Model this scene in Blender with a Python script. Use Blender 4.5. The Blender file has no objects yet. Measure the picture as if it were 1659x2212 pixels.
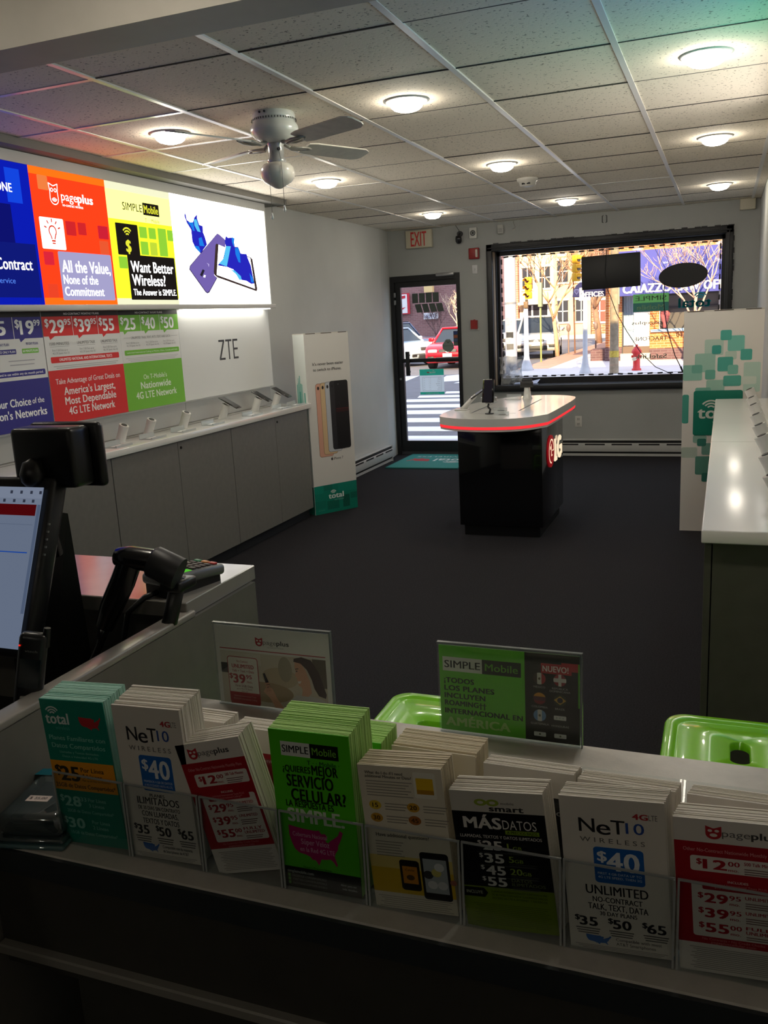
import bpy, bmesh, math, random
from mathutils import Matrix, Vector
random.seed(7)
SC = bpy.context.scene
COL = SC.collection
PI = math.pi

# ------------------------------------------------------------------ camera, world, sun, exposure
YAW, PITCH, ROLL = -0.3765, -0.2162, -0.0522
def camera_axes():
    f = Vector((math.sin(YAW)*math.cos(PITCH), math.cos(YAW)*math.cos(PITCH), math.sin(PITCH)))
    r0 = Vector((math.cos(YAW), -math.sin(YAW), 0)); u0 = r0.cross(f)
    r = r0*math.cos(ROLL)+u0*math.sin(ROLL); u = -r0*math.sin(ROLL)+u0*math.cos(ROLL)
    return r, u, f
cd = bpy.data.cameras.new('camera'); cam = bpy.data.objects.new('camera', cd); COL.objects.link(cam)
cd.sensor_fit = 'HORIZONTAL'; cd.sensor_width = 36.0; cd.lens = 1879.6/1659*36.0
cd.clip_start = 0.02; cd.clip_end = 500
_r, _u, _f = camera_axes()
cam.matrix_world = Matrix(((_r.x, _u.x, -_f.x, 0), (_r.y, _u.y, -_f.y, 0), (_r.z, _u.z, -_f.z, 1.5), (0, 0, 0, 1)))
SC.camera = cam

SKY = 2.5          # daylight from the sky
SUN = 14.0           # low warm sun from behind the shop
LAMP = 60.0        # recessed ceiling lamps
BOX = 1.8          # backlit sign boxes
EXPOSURE = 0.0
w = bpy.data.worlds.new('sky'); SC.world = w; w.use_nodes = True
bg = w.node_tree.nodes['Background']; bg.inputs[0].default_value = (0.72, 0.80, 1.0, 1); bg.inputs[1].default_value = SKY
sd = bpy.data.lights.new('sun', 'SUN'); sun = bpy.data.objects.new('sun', sd); COL.objects.link(sun)
sd.energy = SUN; sd.color = (1.0, 0.72, 0.42); sd.angle = 0.009
sun.rotation_euler = Vector((-0.16, 1.0, -0.47)).to_track_quat('-Z', 'Y').to_euler()
vs = SC.view_settings; vs.view_transform = 'Standard'; vs.look = 'None'; vs.exposure = EXPOSURE; vs.gamma = 1; vs.use_curve_mapping = False
SC.display_settings.display_device = 'sRGB'
cy = SC.cycles; cy.use_denoising = True; cy.max_bounces = 8; cy.diffuse_bounces = 4; cy.glossy_bounces = 3
cy.transmission_bounces = 6; cy.transparent_max_bounces = 24; cy.caustics_reflective = False; cy.caustics_refractive = False
cy.sample_clamp_indirect = 4.0

# ------------------------------------------------------------------ materials
_mc = {}
def lin(c):
    c = c/255.0
    return c/12.92 if c <= 0.04045 else ((c+0.055)/1.055)**2.4
def L3(rgb): return (lin(rgb[0]), lin(rgb[1]), lin(rgb[2]), 1)
def M(rgb, rough=.5, metal=0.0, spec=.5, var=0.0, vs_=8.0, bump=0.0, bs=200.0, emit=0.0, coat=0.0):
    key = (tuple(rgb), rough, metal, spec, var, vs_, bump, bs, emit, coat)
    if key in _mc: return _mc[key]
    m = bpy.data.materials.new('surface'); m.use_nodes = True
    nt = m.node_tree; p = nt.nodes['Principled BSDF']
    p.inputs['Base Color'].default_value = L3(rgb); p.inputs['Roughness'].default_value = rough
    p.inputs['Metallic'].default_value = metal; p.inputs['Specular IOR Level'].default_value = spec
    p.inputs['Coat Weight'].default_value = coat
    if emit:
        p.inputs['Emission Color'].default_value = L3(rgb); p.inputs['Emission Strength'].default_value = emit
    if var or bump:
        tc = nt.nodes.new('ShaderNodeTexCoord')
    if var:
        n = nt.nodes.new('ShaderNodeTexNoise'); n.inputs['Scale'].default_value = vs_; n.inputs['Detail'].default_value = 6
        nt.links.new(tc.outputs['Object'], n.inputs['Vector'])
        cr = nt.nodes.new('ShaderNodeValToRGB'); a = L3(rgb)
        cr.color_ramp.elements[0].position = .3; cr.color_ramp.elements[1].position = .7
        cr.color_ramp.elements[0].color = (a[0]*(1-var), a[1]*(1-var), a[2]*(1-var), 1)
        cr.color_ramp.elements[1].color = (min(1, a[0]*(1+var)), min(1, a[1]*(1+var)), min(1, a[2]*(1+var)), 1)
        nt.links.new(n.outputs['Fac'], cr.inputs['Fac']); nt.links.new(cr.outputs['Color'], p.inputs['Base Color'])
    if bump:
        n2 = nt.nodes.new('ShaderNodeTexNoise'); n2.inputs['Scale'].default_value = bs; n2.inputs['Detail'].default_value = 3
        nt.links.new(tc.outputs['Object'], n2.inputs['Vector'])
        b = nt.nodes.new('ShaderNodeBump'); b.inputs['Strength'].default_value = bump; b.inputs['Distance'].default_value = .004
        nt.links.new(n2.outputs['Fac'], b.inputs['Height']); nt.links.new(b.outputs['Normal'], p.inputs['Normal'])
    _mc[key] = m; return m
def E(rgb, s):
    key = ('E', tuple(rgb), s)
    if key in _mc: return _mc[key]
    m = bpy.data.materials.new('lit'); m.use_nodes = True; nt = m.node_tree
    for n in list(nt.nodes): nt.nodes.remove(n)
    e = nt.nodes.new('ShaderNodeEmission'); o = nt.nodes.new('ShaderNodeOutputMaterial')
    e.inputs[0].default_value = L3(rgb); e.inputs[1].default_value = s
    nt.links.new(e.outputs[0], o.inputs[0]); _mc[key] = m; return m
def CLEAR(tint=(255, 255, 255), refl=.12, rough=.03, haze=0.0, hazecol=(220, 225, 225)):
    key = ('C', tint, refl, rough, haze, hazecol)
    if key in _mc: return _mc[key]
    m = bpy.data.materials.new('clear'); m.use_nodes = True; nt = m.node_tree
    for n in list(nt.nodes): nt.nodes.remove(n)
    t = nt.nodes.new('ShaderNodeBsdfTransparent'); g = nt.nodes.new('ShaderNodeBsdfGlossy'); mx = nt.nodes.new('ShaderNodeMixShader')
    o = nt.nodes.new('ShaderNodeOutputMaterial'); lw = nt.nodes.new('ShaderNodeLayerWeight'); mu = nt.nodes.new('ShaderNodeMath')
    t.inputs[0].default_value = L3(tint); g.inputs['Roughness'].default_value = rough; lw.inputs[0].default_value = .35
    mu.operation = 'MULTIPLY_ADD'; mu.inputs[1].default_value = refl*3; mu.inputs[2].default_value = refl*.3; mu.use_clamp = True
    nt.links.new(lw.outputs['Fresnel'], mu.inputs[0]); nt.links.new(mu.outputs[0], mx.inputs[0])
    nt.links.new(t.outputs[0], mx.inputs[1]); nt.links.new(g.outputs[0], mx.inputs[2]); last = mx
    if haze:
        d = nt.nodes.new('ShaderNodeBsdfDiffuse'); d.inputs[0].default_value = L3(hazecol)
        m2 = nt.nodes.new('ShaderNodeMixShader'); m2.inputs[0].default_value = haze
        nt.links.new(mx.outputs[0], m2.inputs[1]); nt.links.new(d.outputs[0], m2.inputs[2]); last = m2
    nt.links.new(last.outputs[0], o.inputs[0]); _mc[key] = m; return m
def BRICK(c1, c2, mortar, scale=1.0):
    key = ('B', c1, c2, mortar, scale)
    if key in _mc: return _mc[key]
    m = bpy.data.materials.new('brickwork'); m.use_nodes = True; nt = m.node_tree; p = nt.nodes['Principled BSDF']
    tc = nt.nodes.new('ShaderNodeTexCoord'); mp = nt.nodes.new('ShaderNodeMapping'); mp.inputs['Rotation'].default_value = (PI/2, 0, 0)
    b = nt.nodes.new('ShaderNodeTexBrick'); b.inputs['Scale'].default_value = 1/scale
    b.inputs['Brick Width'].default_value = .22; b.inputs['Row Height'].default_value = .075; b.inputs['Mortar Size'].default_value = .008
    b.inputs['Color1'].default_value = L3(c1); b.inputs['Color2'].default_value = L3(c2); b.inputs['Mortar'].default_value = L3(mortar)
    nt.links.new(tc.outputs['Object'], mp.inputs['Vector']); nt.links.new(mp.outputs['Vector'], b.inputs['Vector'])
    nt.links.new(b.outputs['Color'], p.inputs['Base Color']); p.inputs['Roughness'].default_value = .85
    _mc[key] = m; return m
def THIN(rgb):
    key = ('T', tuple(rgb))
    if key in _mc: return _mc[key]
    m = bpy.data.materials.new('thin_film'); m.use_nodes = True; nt = m.node_tree
    for n in list(nt.nodes): nt.nodes.remove(n)
    d = nt.nodes.new('ShaderNodeBsdfDiffuse'); t = nt.nodes.new('ShaderNodeBsdfTranslucent'); mx = nt.nodes.new('ShaderNodeMixShader'); o = nt.nodes.new('ShaderNodeOutputMaterial')
    d.inputs[0].default_value = L3(rgb); t.inputs[0].default_value = L3(rgb); mx.inputs[0].default_value = .5
    nt.links.new(d.outputs[0], mx.inputs[1]); nt.links.new(t.outputs[0], mx.inputs[2]); nt.links.new(mx.outputs[0], o.inputs[0]); _mc[key] = m; return m
def SPECKLE(base, dark, scale=90.0, thr=.36, rough=.9):
    key = ('S', base, dark, scale, thr)
    if key in _mc: return _mc[key]
    m = bpy.data.materials.new('speckled'); m.use_nodes = True; nt = m.node_tree; p = nt.nodes['Principled BSDF']
    tc = nt.nodes.new('ShaderNodeTexCoord'); n = nt.nodes.new('ShaderNodeTexNoise'); n.inputs['Scale'].default_value = scale; n.inputs['Detail'].default_value = 1.5
    cr = nt.nodes.new('ShaderNodeValToRGB'); cr.color_ramp.elements[0].position = thr-.05; cr.color_ramp.elements[1].position = thr
    cr.color_ramp.elements[0].color = L3(dark); cr.color_ramp.elements[1].color = L3(base)
    nt.links.new(tc.outputs['Object'], n.inputs['Vector']); nt.links.new(n.outputs['Fac'], cr.inputs['Fac'])
    nt.links.new(cr.outputs['Color'], p.inputs['Base Color']); p.inputs['Roughness'].default_value = rough
    b = nt.nodes.new('ShaderNodeBump'); b.inputs['Strength'].default_value = .25; b.inputs['Distance'].default_value = .003
    nt.links.new(n.outputs['Fac'], b.inputs['Height']); nt.links.new(b.outputs['Normal'], p.inputs['Normal'])
    _mc[key] = m; return m

# ------------------------------------------------------------------ mesh helpers
class MB:
    def __init__(s): s.v = []; s.f = []; s.fm = []; s.fs = []; s.mats = []
    def mi(s, m):
        if m not in s.mats: s.mats.append(m)
        return s.mats.index(m)
    def add(s, vs, fs, m, smooth=False, X=None):
        o = len(s.v); k = s.mi(m)
        for v in vs:
            v = Vector(v)
            if X is not None: v = X @ v
            s.v.append(v)
        for f in fs: s.f.append([i+o for i in f]); s.fm.append(k); s.fs.append(smooth)
        return s
    def box(s, x0, x1, y0, y1, z0, z1, m, bev=0.0, X=None, seg=2):
        if x1 < x0: x0, x1 = x1, x0
        if y1 < y0: y0, y1 = y1, y0
        if z1 < z0: z0, z1 = z1, z0
        if bev <= 0:
            vs = [(x0, y0, z0), (x1, y0, z0), (x1, y1, z0), (x0, y1, z0), (x0, y0, z1), (x1, y0, z1), (x1, y1, z1), (x0, y1, z1)]
            return s.add(vs, [(0, 3, 2, 1), (4, 5, 6, 7), (0, 1, 5, 4), (1, 2, 6, 5), (2, 3, 7, 6), (3, 0, 4, 7)], m, False, X)
        bev = min(bev, .49*min(x1-x0, y1-y0, z1-z0))
        bm = bmesh.new(); bmesh.ops.create_cube(bm, size=1)
        for v in bm.verts: v.co = Vector(((x0+x1)/2+v.co.x*(x1-x0), (y0+y1)/2+v.co.y*(y1-y0), (z0+z1)/2+v.co.z*(z1-z0)))
        bmesh.ops.bevel(bm, geom=bm.edges[:], offset=bev, segments=seg, affect='EDGES', profile=.5)
        bm.verts.index_update()
        s.add([v.co.copy() for v in bm.verts], [[v.index for v in f.verts] for f in bm.faces], m, seg > 1, X); bm.free(); return s
    def cyl(s, p0, p1, r0, r1, m, n=16, caps=True, smooth=True, X=None):
        p0 = Vector(p0); p1 = Vector(p1); d = (p1-p0).normalized()
        a = Vector((0, 0, 1)) if abs(d.z) < .9 else Vector((1, 0, 0))
        u = d.cross(a).normalized(); w = d.cross(u)
        vs = []
        for p, r in ((p0, r0), (p1, r1)):
            for i in range(n):
                t = 2*PI*i/n; vs.append(p+u*(r*math.cos(t))+w*(r*math.sin(t)))
        s.add(vs, [(i, (i+1) % n, n+(i+1) % n, n+i) for i in range(n)], m, smooth, X)
        if caps:
            if r0 > 1e-6: s.add(vs[:n], [list(range(n))[::-1]], m, False, X)
            if r1 > 1e-6: s.add(vs[n:], [list(range(n))], m, False, X)
        return s
    def lathe(s, prof, m, n=24, X=None, smooth=True, caps=True):
        vs = []; k = len(prof)
        for r, z in prof:
            for i in range(n):
                t = 2*PI*i/n; vs.append((r*math.cos(t), r*math.sin(t), z))
        fs = [(j*n+i, j*n+(i+1) % n, (j+1)*n+(i+1) % n, (j+1)*n+i) for j in range(k-1) for i in range(n)]
        s.add(vs, fs, m, smooth, X)
        if caps: s.add(vs[:n], [list(range(n))[::-1]], m, False, X); s.add(vs[-n:], [list(range(n))], m, False, X)
        return s
    def ext(s, pts, vec, m, X=None, smooth=False, m2=None):
        n = len(pts); a = [Vector(p) for p in pts]; b = [p+Vector(vec) for p in a]
        s.add(a+b, [list(range(n))[::-1], list(range(n, 2*n))], m, False, X)
        s.add(a+b, [(i, (i+1) % n, n+(i+1) % n, n+i) for i in range(n)], m2 or m, smooth, X); return s
    def tube(s, pts, r, m, n=6, X=None):
        pts = [Vector(p) for p in pts]; rr = r if isinstance(r, (list, tuple)) else [r]*len(pts)
        vs = []; pu = None
        for i, p in enumerate(pts):
            d = (pts[min(i+1, len(pts)-1)]-pts[max(i-1, 0)]).normalized()
            if pu is None:
                a = Vector((0, 0, 1)) if abs(d.z) < .9 else Vector((1, 0, 0)); u = d.cross(a).normalized()
            else:
                u = (pu-d*pu.dot(d)).normalized()
            pu = u; w = d.cross(u)
            for k in range(n):
                t = 2*PI*k/n; vs.append(p+(u*math.cos(t)+w*math.sin(t))*rr[i])
        fs = [(j*n+i, j*n+(i+1) % n, (j+1)*n+(i+1) % n, (j+1)*n+i) for j in range(len(pts)-1) for i in range(n)]
        s.add(vs, fs+[list(range(n))[::-1], [len(vs)-n+i for i in range(n)]], m, True, X); return s
    def loft(s, rings, m, smooth=True, X=None, caps=True):
        n = len(rings[0]); vs = [p for r in rings for p in r]
        s.add(vs, [(j*n+i, j*n+(i+1) % n, (j+1)*n+(i+1) % n, (j+1)*n+i) for j in range(len(rings)-1) for i in range(n)], m, smooth, X)
        if caps: s.add(rings[0], [list(range(n))[::-1]], m, False, X); s.add(rings[-1], [list(range(n))], m, False, X)
        return s
    def build(s, name, parent=None, loc=(0, 0, 0), rot=(0, 0, 0)):
        me = bpy.data.meshes.new(name); me.from_pydata([tuple(v) for v in s.v], [], s.f)
        for m in s.mats: me.materials.append(m)
        me.polygons.foreach_set('material_index', s.fm); me.polygons.foreach_set('use_smooth', s.fs)
        me.update()
        o = bpy.data.objects.new(name, me); COL.objects.link(o)
        o.location = loc; o.rotation_euler = rot
        if parent is not None: o.parent = parent
        return o
def T(x, y, z): return Matrix.Translation((x, y, z))
def RX(a): return Matrix.Rotation(math.radians(a), 4, 'X')
def RY(a): return Matrix.Rotation(math.radians(a), 4, 'Y')
def RZ(a): return Matrix.Rotation(math.radians(a), 4, 'Z')
def tag(o, label, cat, group=None, kind=None):
    o['label'] = label; o['category'] = cat
    if group: o['group'] = group
    if kind: o['kind'] = kind
    return o
def thing(name, label, cat, loc=(0, 0, 0), rz=0.0, group=None, rot=None):
    o = bpy.data.objects.new(name, None); COL.objects.link(o); o.empty_display_size = .1
    o.location = loc; o.rotation_euler = rot if rot else (0, 0, math.radians(rz))
    return tag(o, label, cat, group)
def struct(name, mb, label=None, parent=None):
    o = mb.build(name, parent)
    if parent is None: o['kind'] = 'structure'
    if label: o['label'] = label
    return o
def dup(src, loc, label, rz=None, group=None):
    c = src.copy(); COL.objects.link(c); c.location = loc; c['label'] = label
    if rz is not None: c.rotation_euler = (0, 0, math.radians(rz))
    if group: c['group'] = group
    for ch in list(src.children):
        d = ch.copy(); COL.objects.link(d); d.parent = c
        for g in list(ch.children):
            e = g.copy(); COL.objects.link(e); e.parent = d
    return c

# ------------------------------------------------------------------ printing: flat lettering and shapes on a sheet
_tc = {}
def glyphs(txt, bold=0.0):
    k = (txt, bold)
    if k in _tc: return _tc[k]
    cu = bpy.data.curves.new('lettering', 'FONT'); cu.body = txt; cu.size = 1.0; cu.space_character = 1+bold*.022; cu.resolution_u = 3
    ob = bpy.data.objects.new('lettering', cu)
    me = ob.to_mesh(); vs = [v.co.copy() for v in me.vertices]; fs = [list(p.vertices) for p in me.polygons]
    ob.to_mesh_clear(); bpy.data.objects.remove(ob); bpy.data.curves.remove(cu)
    _tc[k] = (vs, fs); return _tc[k]
_H = glyphs('H'); CAP = max(v.y for v in _H[0])-min(v.y for v in _H[0]); BASE = min(v.y for v in _H[0])
class Print:
    """a printed sheet W x H in print units (x right, y down) of real size w x h metres, facing -Y, foot on z = 0"""
    def __init__(s, W, H, w, h, base, t=.001, L=.0002, emit=0.0, rough=.4, coat=0.0, back=None, bare=False):
        s.W, s.H, s.w, s.h, s.L, s.emit, s.rough, s.coat = W, H, w, h, L, emit, rough, coat; s.mb = MB(); s.k = 0
        if not bare: s.mb.box(-w/2, w/2, 0, t, 0, h, s.c(base))
    def c(s, col):
        if not isinstance(col, tuple): return col
        if s.emit:
            if len(col) == 4: return E(col[:3], col[3])
            return E(col, s.emit if min(col) >= 235 else min(s.emit, 1.0))
        return M(col, s.rough, coat=s.coat)
    def p(s, x, y, l): return ((x/s.W-.5)*s.w, -l*s.L, (1-y/s.H)*s.h)
    def poly(s, pts, col, l=1):
        ar = sum(pts[i][0]*pts[(i+1) % len(pts)][1]-pts[(i+1) % len(pts)][0]*pts[i][1] for i in range(len(pts)))
        if ar > 0: pts = pts[::-1]
        s.k += .02; l = l+s.k
        s.mb.add([s.p(x, y, l) for x, y in pts], [list(range(len(pts)))], s.c(col)); return s
    def rect(s, x0, y0, x1, y1, col, r=0, l=1):
        if not r: return s.poly([(x0, y0), (x1, y0), (x1, y1), (x0, y1)], col, l)
        pts = []
        for cx, cy, a in ((x1-r, y0+r, -90), (x1-r, y1-r, 0), (x0+r, y1-r, 90), (x0+r, y0+r, 180)):
            for i in range(5):
                t = math.radians(a+i*22.5); pts.append((cx+r*math.cos(t), cy+r*math.sin(t)))
        return s.poly(pts, col, l)
    def ell(s, cx, cy, rx, ry, col, l=1, n=28):
        return s.poly([(cx+rx*math.cos(2*PI*i/n), cy+ry*math.sin(2*PI*i/n)) for i in range(n)], col, l)
    def arc(s, cx, cy, r, th, a0, a1, col, l=2, n=14):
        ps = [math.radians(a0+(a1-a0)*i/n) for i in range(n+1)]
        o = [(cx+(r+th/2)*math.cos(a), cy+(r+th/2)*math.sin(a)) for a in ps]; i_ = [(cx+(r-th/2)*math.cos(a), cy+(r-th/2)*math.sin(a)) for a in ps]
        for k in range(n): s.poly([o[k], o[k+1], i_[k+1], i_[k]], col, l)
        return s
    def line(s, x0, y0, x1, y1, th, col, l=2):
        d = math.hypot(x1-x0, y1-y0); nx, ny = -(y1-y0)/d*th/2, (x1-x0)/d*th/2
        return s.poly([(x0+nx, y0+ny), (x1+nx, y1+ny), (x1-nx, y1-ny), (x0-nx, y0-ny)], col, l)
    def text(s, txt, x, y, h, col, al='c', w=None, b=0.0, l=3, mir=False, xs=1.0, skew=0.0):
        vs, fs = glyphs(txt, b)
        if not vs: return s
        x0 = min(v.x for v in vs); x1 = max(v.x for v in vs); k = h/CAP
        ax = k*xs if w is None else w/(x1-x0)
        W = (x1-x0)*ax; ox = x-(W/2 if al == 'c' else W if al == 'r' else 0)
        out = []
        for v in vs:
            px = (v.x-x0)*ax
            if mir: px = W-px
            py = y+h/2-(v.y-BASE)*k
            out.append((ox+px-(py-y)*skew, py))
        d = b*.014*abs(ax); m = s.c(col)
        for e, g in (((-1, .35), (0, -.35), (1, .35), (-1, -.35), (1, -.35)) if b >= 1.5 else ((-1, 0), (1, 0)) if b > .3 else ((0, 0),)):
            s.k += .02; s.mb.add([s.p(qx+e*d, qy+g*d, l+s.k) for qx, qy in out], fs, m)
        return s
    def lines(s, x, y, n, dy, wid, th, col, al='c', l=2):
        for i in range(n):
            ww = wid*(1-.18*((i*37) % 5)/5.0); x0 = x-ww/2 if al == 'c' else x
            s.rect(x0, y+i*dy-th/2, x0+ww, y+i*dy+th/2, col, 0, l)
        return s
    def build(s, name, parent=None, loc=(0, 0, 0), rot=(0, 0, 0)): return s.mb.build(name, parent, loc, rot)
USA = [(.02, .08), (.12, .10), (.3, .13), (.5, .14), (.56, .12), (.60, .20), (.66, .18), (.70, .25), (.66, .36), (.70, .40), (.76, .32), (.83, .25), (.89, .18), (.93, .05), (.98, .10), (.95, .22), (.92, .32), (.88, .42), (.87, .52), (.82, .62), (.80, .72), (.84, .90), (.82, .95), (.77, .84), (.72, .79), (.62, .82), (.56, .82), (.51, .98), (.45, .86), (.40, .87), (.36, .80), (.28, .76), (.18, .74), (.10, .66), (.05, .50), (.02, .32)]
def usa(P, x0, y0, x1, y1, col, l=2): P.poly([(x0+(x1-x0)*a, y0+(y1-y0)*b) for a, b in USA], col, l)
def logo_total(P, x, y, h, col, w, l=3, mir=False, sub=None):
    P.text('total', x, y, h, col, 'c', w, 2.2, l, mir)
    ox = x-w*.17 if not mir else x+w*.17
    for i, r in enumerate((.28, .52, .76)): P.arc(ox, y-h*.30, h*r, h*.13, 215, 325, col, l)
    if sub: P.text('wireless', x+w*.18, y+h*.85, h*.36, sub, 'c', w*.62, 0, l, mir)
def logo_owl(P, x, y, s_, body, face, outline=False, l=2):
    if outline:
        P.arc(x, y+s_*.22, s_*.33, s_*.055, 0, 180, body, l, 16)
        for k in (-1, 1): P.line(x+k*s_*.33, y+s_*.23, x+k*s_*.30, y-s_*.12, s_*.055, body, l); P.line(x+k*s_*.30, y-s_*.12, x+k*s_*.36, y-s_*.58, s_*.055, body, l); P.line(x+k*s_*.36, y-s_*.57, x, y-s_*.44, s_*.055, body, l)
        for k in (-1, 1): P.arc(x+k*s_*.14, y-s_*.22, s_*.09, s_*.05, 0, 360, body, l, 12)
        for r in (.06, .14, .22): P.arc(x, y+s_*.16, s_*r, s_*.05, 25, 155, body, l)
    else:
        P.ell(x, y+s_*.1, s_*.42, s_*.42, body, l); P.poly([(x-s_*.42, y+s_*.05), (x-s_*.42, y-s_*.5), (x, y-s_*.3), (x+s_*.42, y-s_*.5), (x+s_*.42, y+s_*.05)], body, l)
        for k in (-1, 1): P.ell(x+k*s_*.18, y-s_*.13, s_*.12, s_*.1, face, l+1)
        P.ell(x, y+s_*.2, s_*.2, s_*.13, face, l+1)
def logo_pageplus(P, x, y, h, owl, face, c1, c2, W, outline=False, l=3):
    logo_owl(P, x-W*.42, y, h*2.0, owl, face, outline, l)
    P.text('page', x-W*.30, y, h, c1, 'l', W*.40, 0, l); P.text('plus', x+W*.115, y, h, c2, 'l', W*.36, 2.0, l)
def simple_mobile(P, x0, y0, x1, y1, wh=(235, 235, 235), bk=(15, 15, 15), gr=(130, 200, 60), l=1):
    xm = x0+(x1-x0)*.51; ym = (y0+y1)/2; h = (y1-y0)
    P.rect(x0, y0, xm, y1, wh, 0, l); P.rect(xm, y0, x1, y1, bk, 0, l)
    P.text('SIMPLE', (x0+xm)/2, ym, h*.5, bk, 'c', (xm-x0)*.9, 1.2, l+2); P.text('Mobile', (x1+xm)/2, ym, h*.5, gr, 'c', (x1-xm)*.84, .8, l+2)
# ------------------------------------------------------------------ the room
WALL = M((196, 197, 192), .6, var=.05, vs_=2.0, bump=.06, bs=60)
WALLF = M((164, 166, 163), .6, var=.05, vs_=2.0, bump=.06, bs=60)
BLACKP = M((22, 22, 25), .45, bump=.15, bs=40)
CARPET = M((42, 41, 44), .95, spec=.1, var=.35, vs_=160, bump=.6, bs=420)
TILE = SPECKLE((242, 231, 212), (160, 148, 130), 85.0, .355)
BAR = M((232, 228, 222), .3)
GAP = M((70, 66, 60), .8)
H = 2.44
b = MB(); b.box(-3.6, .5, -3.1, 9.30, -.08, 0, CARPET); struct('floor', b, 'dark charcoal carpet across the shop floor')
b = MB(); b.box(-3.6, -3.40, -3.1, 8.86, 0, H+.1, WALL); b.ext([(-3.6, 8.86, 0), (-3.40, 8.86, 0), (-3.455, 9.26, 0), (-3.6, 9.26, 0)], (0, 0, H+.1), WALL)
struct('wall_left', b, 'pale painted wall behind the lit signs')
b = MB(); b.box(.28, .48, -3.1, 9.26, 0, H+.1, WALL); struct('wall_right', b, 'pale painted wall behind the right display counter')
b = MB(); b.box(-3.6, .48, -3.2, -3.0, 0, H+.1, WALL); struct('wall_back', b)
b = MB()                                                     # far wall with the door and window openings
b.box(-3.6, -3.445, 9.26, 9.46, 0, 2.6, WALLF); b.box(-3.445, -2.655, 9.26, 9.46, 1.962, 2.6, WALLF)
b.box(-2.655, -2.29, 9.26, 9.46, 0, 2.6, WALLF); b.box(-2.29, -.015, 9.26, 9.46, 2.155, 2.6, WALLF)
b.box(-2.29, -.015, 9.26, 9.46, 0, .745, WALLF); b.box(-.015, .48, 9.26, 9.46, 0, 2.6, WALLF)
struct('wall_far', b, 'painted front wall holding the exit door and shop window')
FAC = BRICK((150, 92, 74), (130, 76, 60), (170, 160, 150))
b = MB(); b.box(-7.5, -3.6, 9.2, 9.46, -.2, 7.5, FAC); b.box(.48, 7.0, 9.2, 9.46, -.2, 7.5, FAC); b.box(-3.6, .48, 9.2, 9.46, 2.6, 7.5, FAC)
b.box(-7.5, 7.0, -3, 9.2, 7.2, 7.5, GAP); b.box(-7.5, -7.3, -3, 9.2, -.2, 7.2, FAC); b.box(6.8, 7.0, -3, 9.2, -.2, 7.2, FAC); b.box(-7.5, 7.0, -3.2, -3, -.2, 7.2, FAC)
struct('wall_outer', b, 'brick upper storey of the shop building')
b = MB(); b.box(-34, -7.6, -3, 9.4, -.2, 22, FAC); struct('wall_shading', b, 'unseen tall block added to shade the far brick wall')  # unseen block, sized so its shadow covers the far brick wall
gx = [-3.4525+.6096*i for i in range(0, 8)]; gy = [2.3149+.6096*j for j in range(-7, 13)]
b = MB(); b.box(-3.6, .48, -3.1, 9.26, H+.004, H+.1, TILE)
rt = random.Random(3)
for i in range(-1, 7):
    for j in range(-7, 12):
        x0 = gx[0]+.6096*i; x1 = x0+.6096; y0 = 2.3149+.6096*j; y1 = y0+.6096
        x0, x1, y0, y1 = max(x0, -3.4), min(x1, .28), max(y0, -1.6), min(y1, 9.26)
        if x1-x0 > .03 and y1-y0 > .03:
            t = rt.uniform(-.0015, .003); b.box(x0+.003, x1-.003, y0+.003, y1-.003, H-t, H+.01, TILE)
for x in gx:
    if -3.38 < x < .25: b.box(x-.012, x+.012, -1.6, 9.26, H-.006, H+.002, BAR)
for k, y in enumerate(gy):
    if y < 9.2 and y > -1.5:
        for i in range(-1, 6):
            x0 = max(gx[0]+.6096*i, -3.4); x1 = min(gx[0]+.6096*(i+1), .28)
            if x1 <= x0: continue
            light = (i <= 1 and y < 5) or rt.random() < .12
            if light: b.box(x0+.012, x1-.012, y-.011, y+.011, H-.005, H+.002, BAR)
            else: b.box(x0+.012, x1-.012, y-.004, y+.004, H-.0032, H+.002, GAP)
struct('ceiling', b, 'suspended ceiling of speckled square tiles in a metal grid')
b = MB(); b.box(-3.4, .28, 2.13, 2.30, 2.30, 2.445, M((205, 200, 190), .6, var=.04)); struct('trim_1', b, 'boxed beam crossing the ceiling')
b = MB(); b.box(-3.4, -3.16, 2.3, 6.3, 2.40, 2.445, M((120, 118, 112), .7)); struct('trim_2', b, 'dark ceiling edge above the lit signs')
b = MB(); b.box(-2.655, .28, 9.243, 9.26, 0, .015, M((90, 90, 88), .6)); struct('baseboard_far', b)

# door
DOORM = M((20, 20, 22), .4)
ALU = M((150, 150, 150), .35, .8)
d1 = bpy.data.objects.new('door_1', None); COL.objects.link(d1); d1['kind'] = 'structure'; d1['label'] = 'black framed glass exit door'
b = MB(); b.box(-3.445, -3.40, 9.245, 9.40, 0, 1.96, DOORM); b.box(-2.69, -2.655, 9.245, 9.40, 0, 1.96, DOORM); b.box(-3.40, -2.69, 9.245, 9.40, 1.90, 1.96, DOORM)
b.box(-3.40, -2.69, 9.26, 9.42, -.02, .03, M((60, 62, 66), .5))
struct('door_frame', b, None, d1)
b = MB(); b.box(-3.40, -3.337, 9.27, 9.31, .03, 1.90, DOORM); b.box(-2.70, -2.69, 9.27, 9.31, .03, 1.90, DOORM)
b.box(-3.337, -2.70, 9.27, 9.31, .03, .152, DOORM); b.box(-3.337, -2.70, 9.27, 9.31, 1.842, 1.90, DOORM); struct('door_leaf', b, None, d1)
GLASS = CLEAR((246, 250, 250), .05)
b = MB(); b.box(-3.337, -2.70, 9.287, 9.293, .152, 1.842, GLASS); struct('glass_pane', b, None, d1)
b = MB(); b.box(-3.345, -2.69, 9.235, 9.262, 1.03, 1.072, DOORM, .004); struct('push_bar', b, None, d1)
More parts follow.
